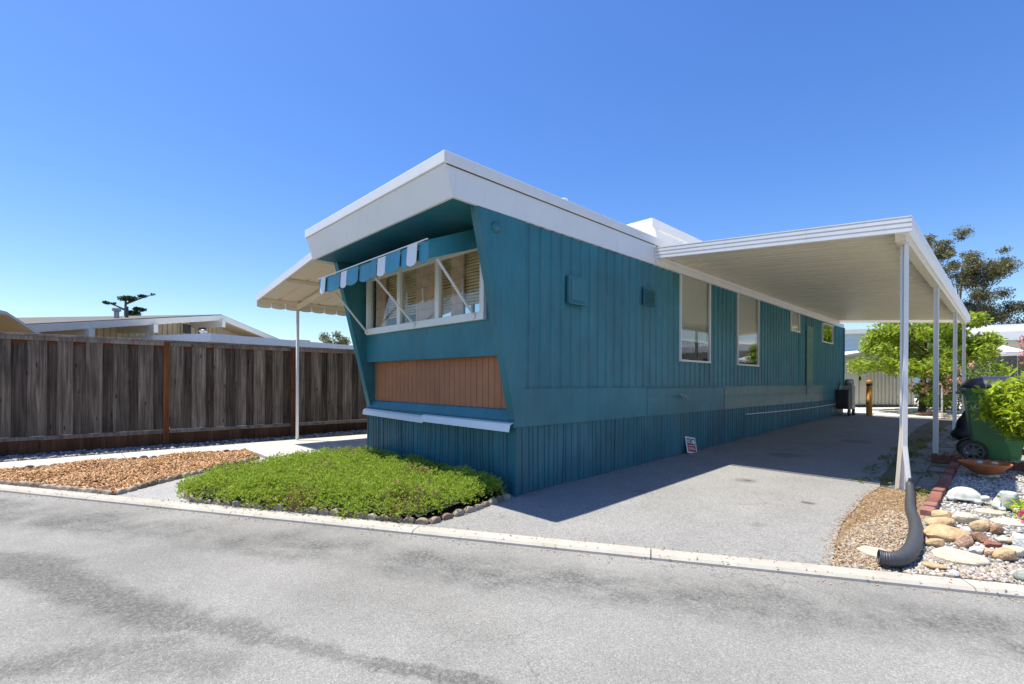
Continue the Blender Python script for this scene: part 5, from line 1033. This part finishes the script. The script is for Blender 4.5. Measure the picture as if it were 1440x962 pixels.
# flat white carport roof between
fr = thing('neighbour_carport', 'flat white carport roof just above the fence top', 'carport', (-12.6, 0.5, 0))
c0 = Vector((-12.23, -.57, 0)); e1 = Vector((-3.06, -1.52, 0)).normalized(); e2 = Vector((-.28, .96, 0)).normalized()
q = [c0, c0+e1*4.2, c0+e1*4.2+e2*9.5, c0+e2*9.5]; MB().prism([(p.x, p.y, 2.46) for p in q], (0, 0, .24)).build('roof', 'white_clean', fr)
q2 = [c0+(e1+e2)*.25, c0+e1*4.0+e2*.25, c0+e1*4.0+e2*9.2, c0+e1*.25+e2*9.2]; MB().prism([(p.x, p.y, 2.25) for p in q2], (0, 0, .21)).build('beam', 'tan', fr)
for p in (q2[0]+(e1+e2)*.1, q2[3]+(e1-e2)*.1, q2[1]-(e1-e2)*.1, q2[2]-(e1+e2)*.1, (q2[0]+q2[3])/2+e1*.1): MB().tube([(p.x, p.y, 0), (p.x, p.y, 2.25)], .05, 8).build('post', 'white', fr)
p = c0+e1*1.6+e2*.9; MB().lathe([(.07, 0), (.07, .14), (.12, .16), (.12, .22), (0, .25)], (p.x, p.y, 2.7), 14).build('vent_cap', 'greym', fr, True)
p = c0+e2*5.2+e1*2.4; MB().box(p.x-.25, p.x+.25, p.y-.25, p.y+.25, 2.7, 2.95).build('roof_box', 'greym', fr)
# house with tan soffit at the far end of the fence
G0 = Vector((-10.75, -4.85, 2.76)); hb_ = thing('tan_gable_house', 'tan house gable with deep soffit at the end of the fence', 'house', (G0.x, G0.y, 0))
def hp_(a, d_, dz): p = G0+gd*a-gn*d_; return (p.x, p.y, G0.z-(a*.588 if a > .25 else (.25*.588 if a > 0 else a*-.3+.0))*(1 if a > .25 else 0)-(0 if a > .25 else abs(a)*.12)+dz)
for a0, a1 in ((-3.5, 0.0), (0.0, 0.3), (0.3, 1.25)):
    za, zb = [G0.z-(max(0, q_)*.14 if q_ <= .3 else .042+(q_-.3)*.62)-max(0, -q_)*.2 for q_ in (a0, a1)]
    A = G0+gd*a0; B = G0+gd*a1
    def P4(d_, lo, hi): return [(A.x-gn.x*d_, A.y-gn.y*d_, za+lo), (B.x-gn.x*d_, B.y-gn.y*d_, zb+lo), (B.x-gn.x*d_, B.y-gn.y*d_, zb+hi), (A.x-gn.x*d_, A.y-gn.y*d_, za+hi)]
    q = MB().prism(P4(0, 0, .06), gn*-6).build('roof', 'shingle', hb_)
    MB().prism(P4(-.02, -.012, .045), gn*-.018).build('bargeboard', 'trimg', q)
    MB().prism(P4(.02, -.03, -.002), gn*-1.6).build('eave_soffit', 'tan', q)
A = G0-gn*1.5-gd*3.3; B = G0-gn*1.5+gd*1.0; K_ = G0-gn*1.5
MB().prism([(A.x, A.y, 0), (B.x, B.y, 0), (B.x, B.y, G0.z-.52), (K_.x+gd.x*.3, K_.y+gd.y*.3, G0.z-.08), (K_.x, K_.y, G0.z-.035), (A.x, A.y, G0.z-.71)], gn*-4).build('wall', 'tan', hb_)

# unseen white neighbour home, added to bounce light under the carport
nh = thing('bounce_home', 'unseen long white mobile home added to bounce light across the driveway', 'mobile home', (10.6, 11, .1))
MB().box(8.9, 12.4, 5.2, 20, .75, 3.2).build('wall', 'white', nh); MB().box(8.95, 12.35, 5.25, 19.95, -.05, .75).build('skirt', 'trimg', nh); MB().box(8.6, 12.7, 4.8, 20.3, 3.2, 3.5).build('roof', 'white_clean', nh)
for yy_ in (6.5, 9.6, 12.7, 15.8): wn = MB().box(8.84, 8.9, yy_, yy_+1.6, 1.7, 2.8).build('window', 'white_clean', nh); MB().box(8.82, 8.845, yy_+.06, yy_+.77, 1.76, 2.74).build('pane', 'dark', wn); MB().box(8.82, 8.845, yy_+.83, yy_+1.54, 1.76, 2.74).build('pane', 'dark', wn)
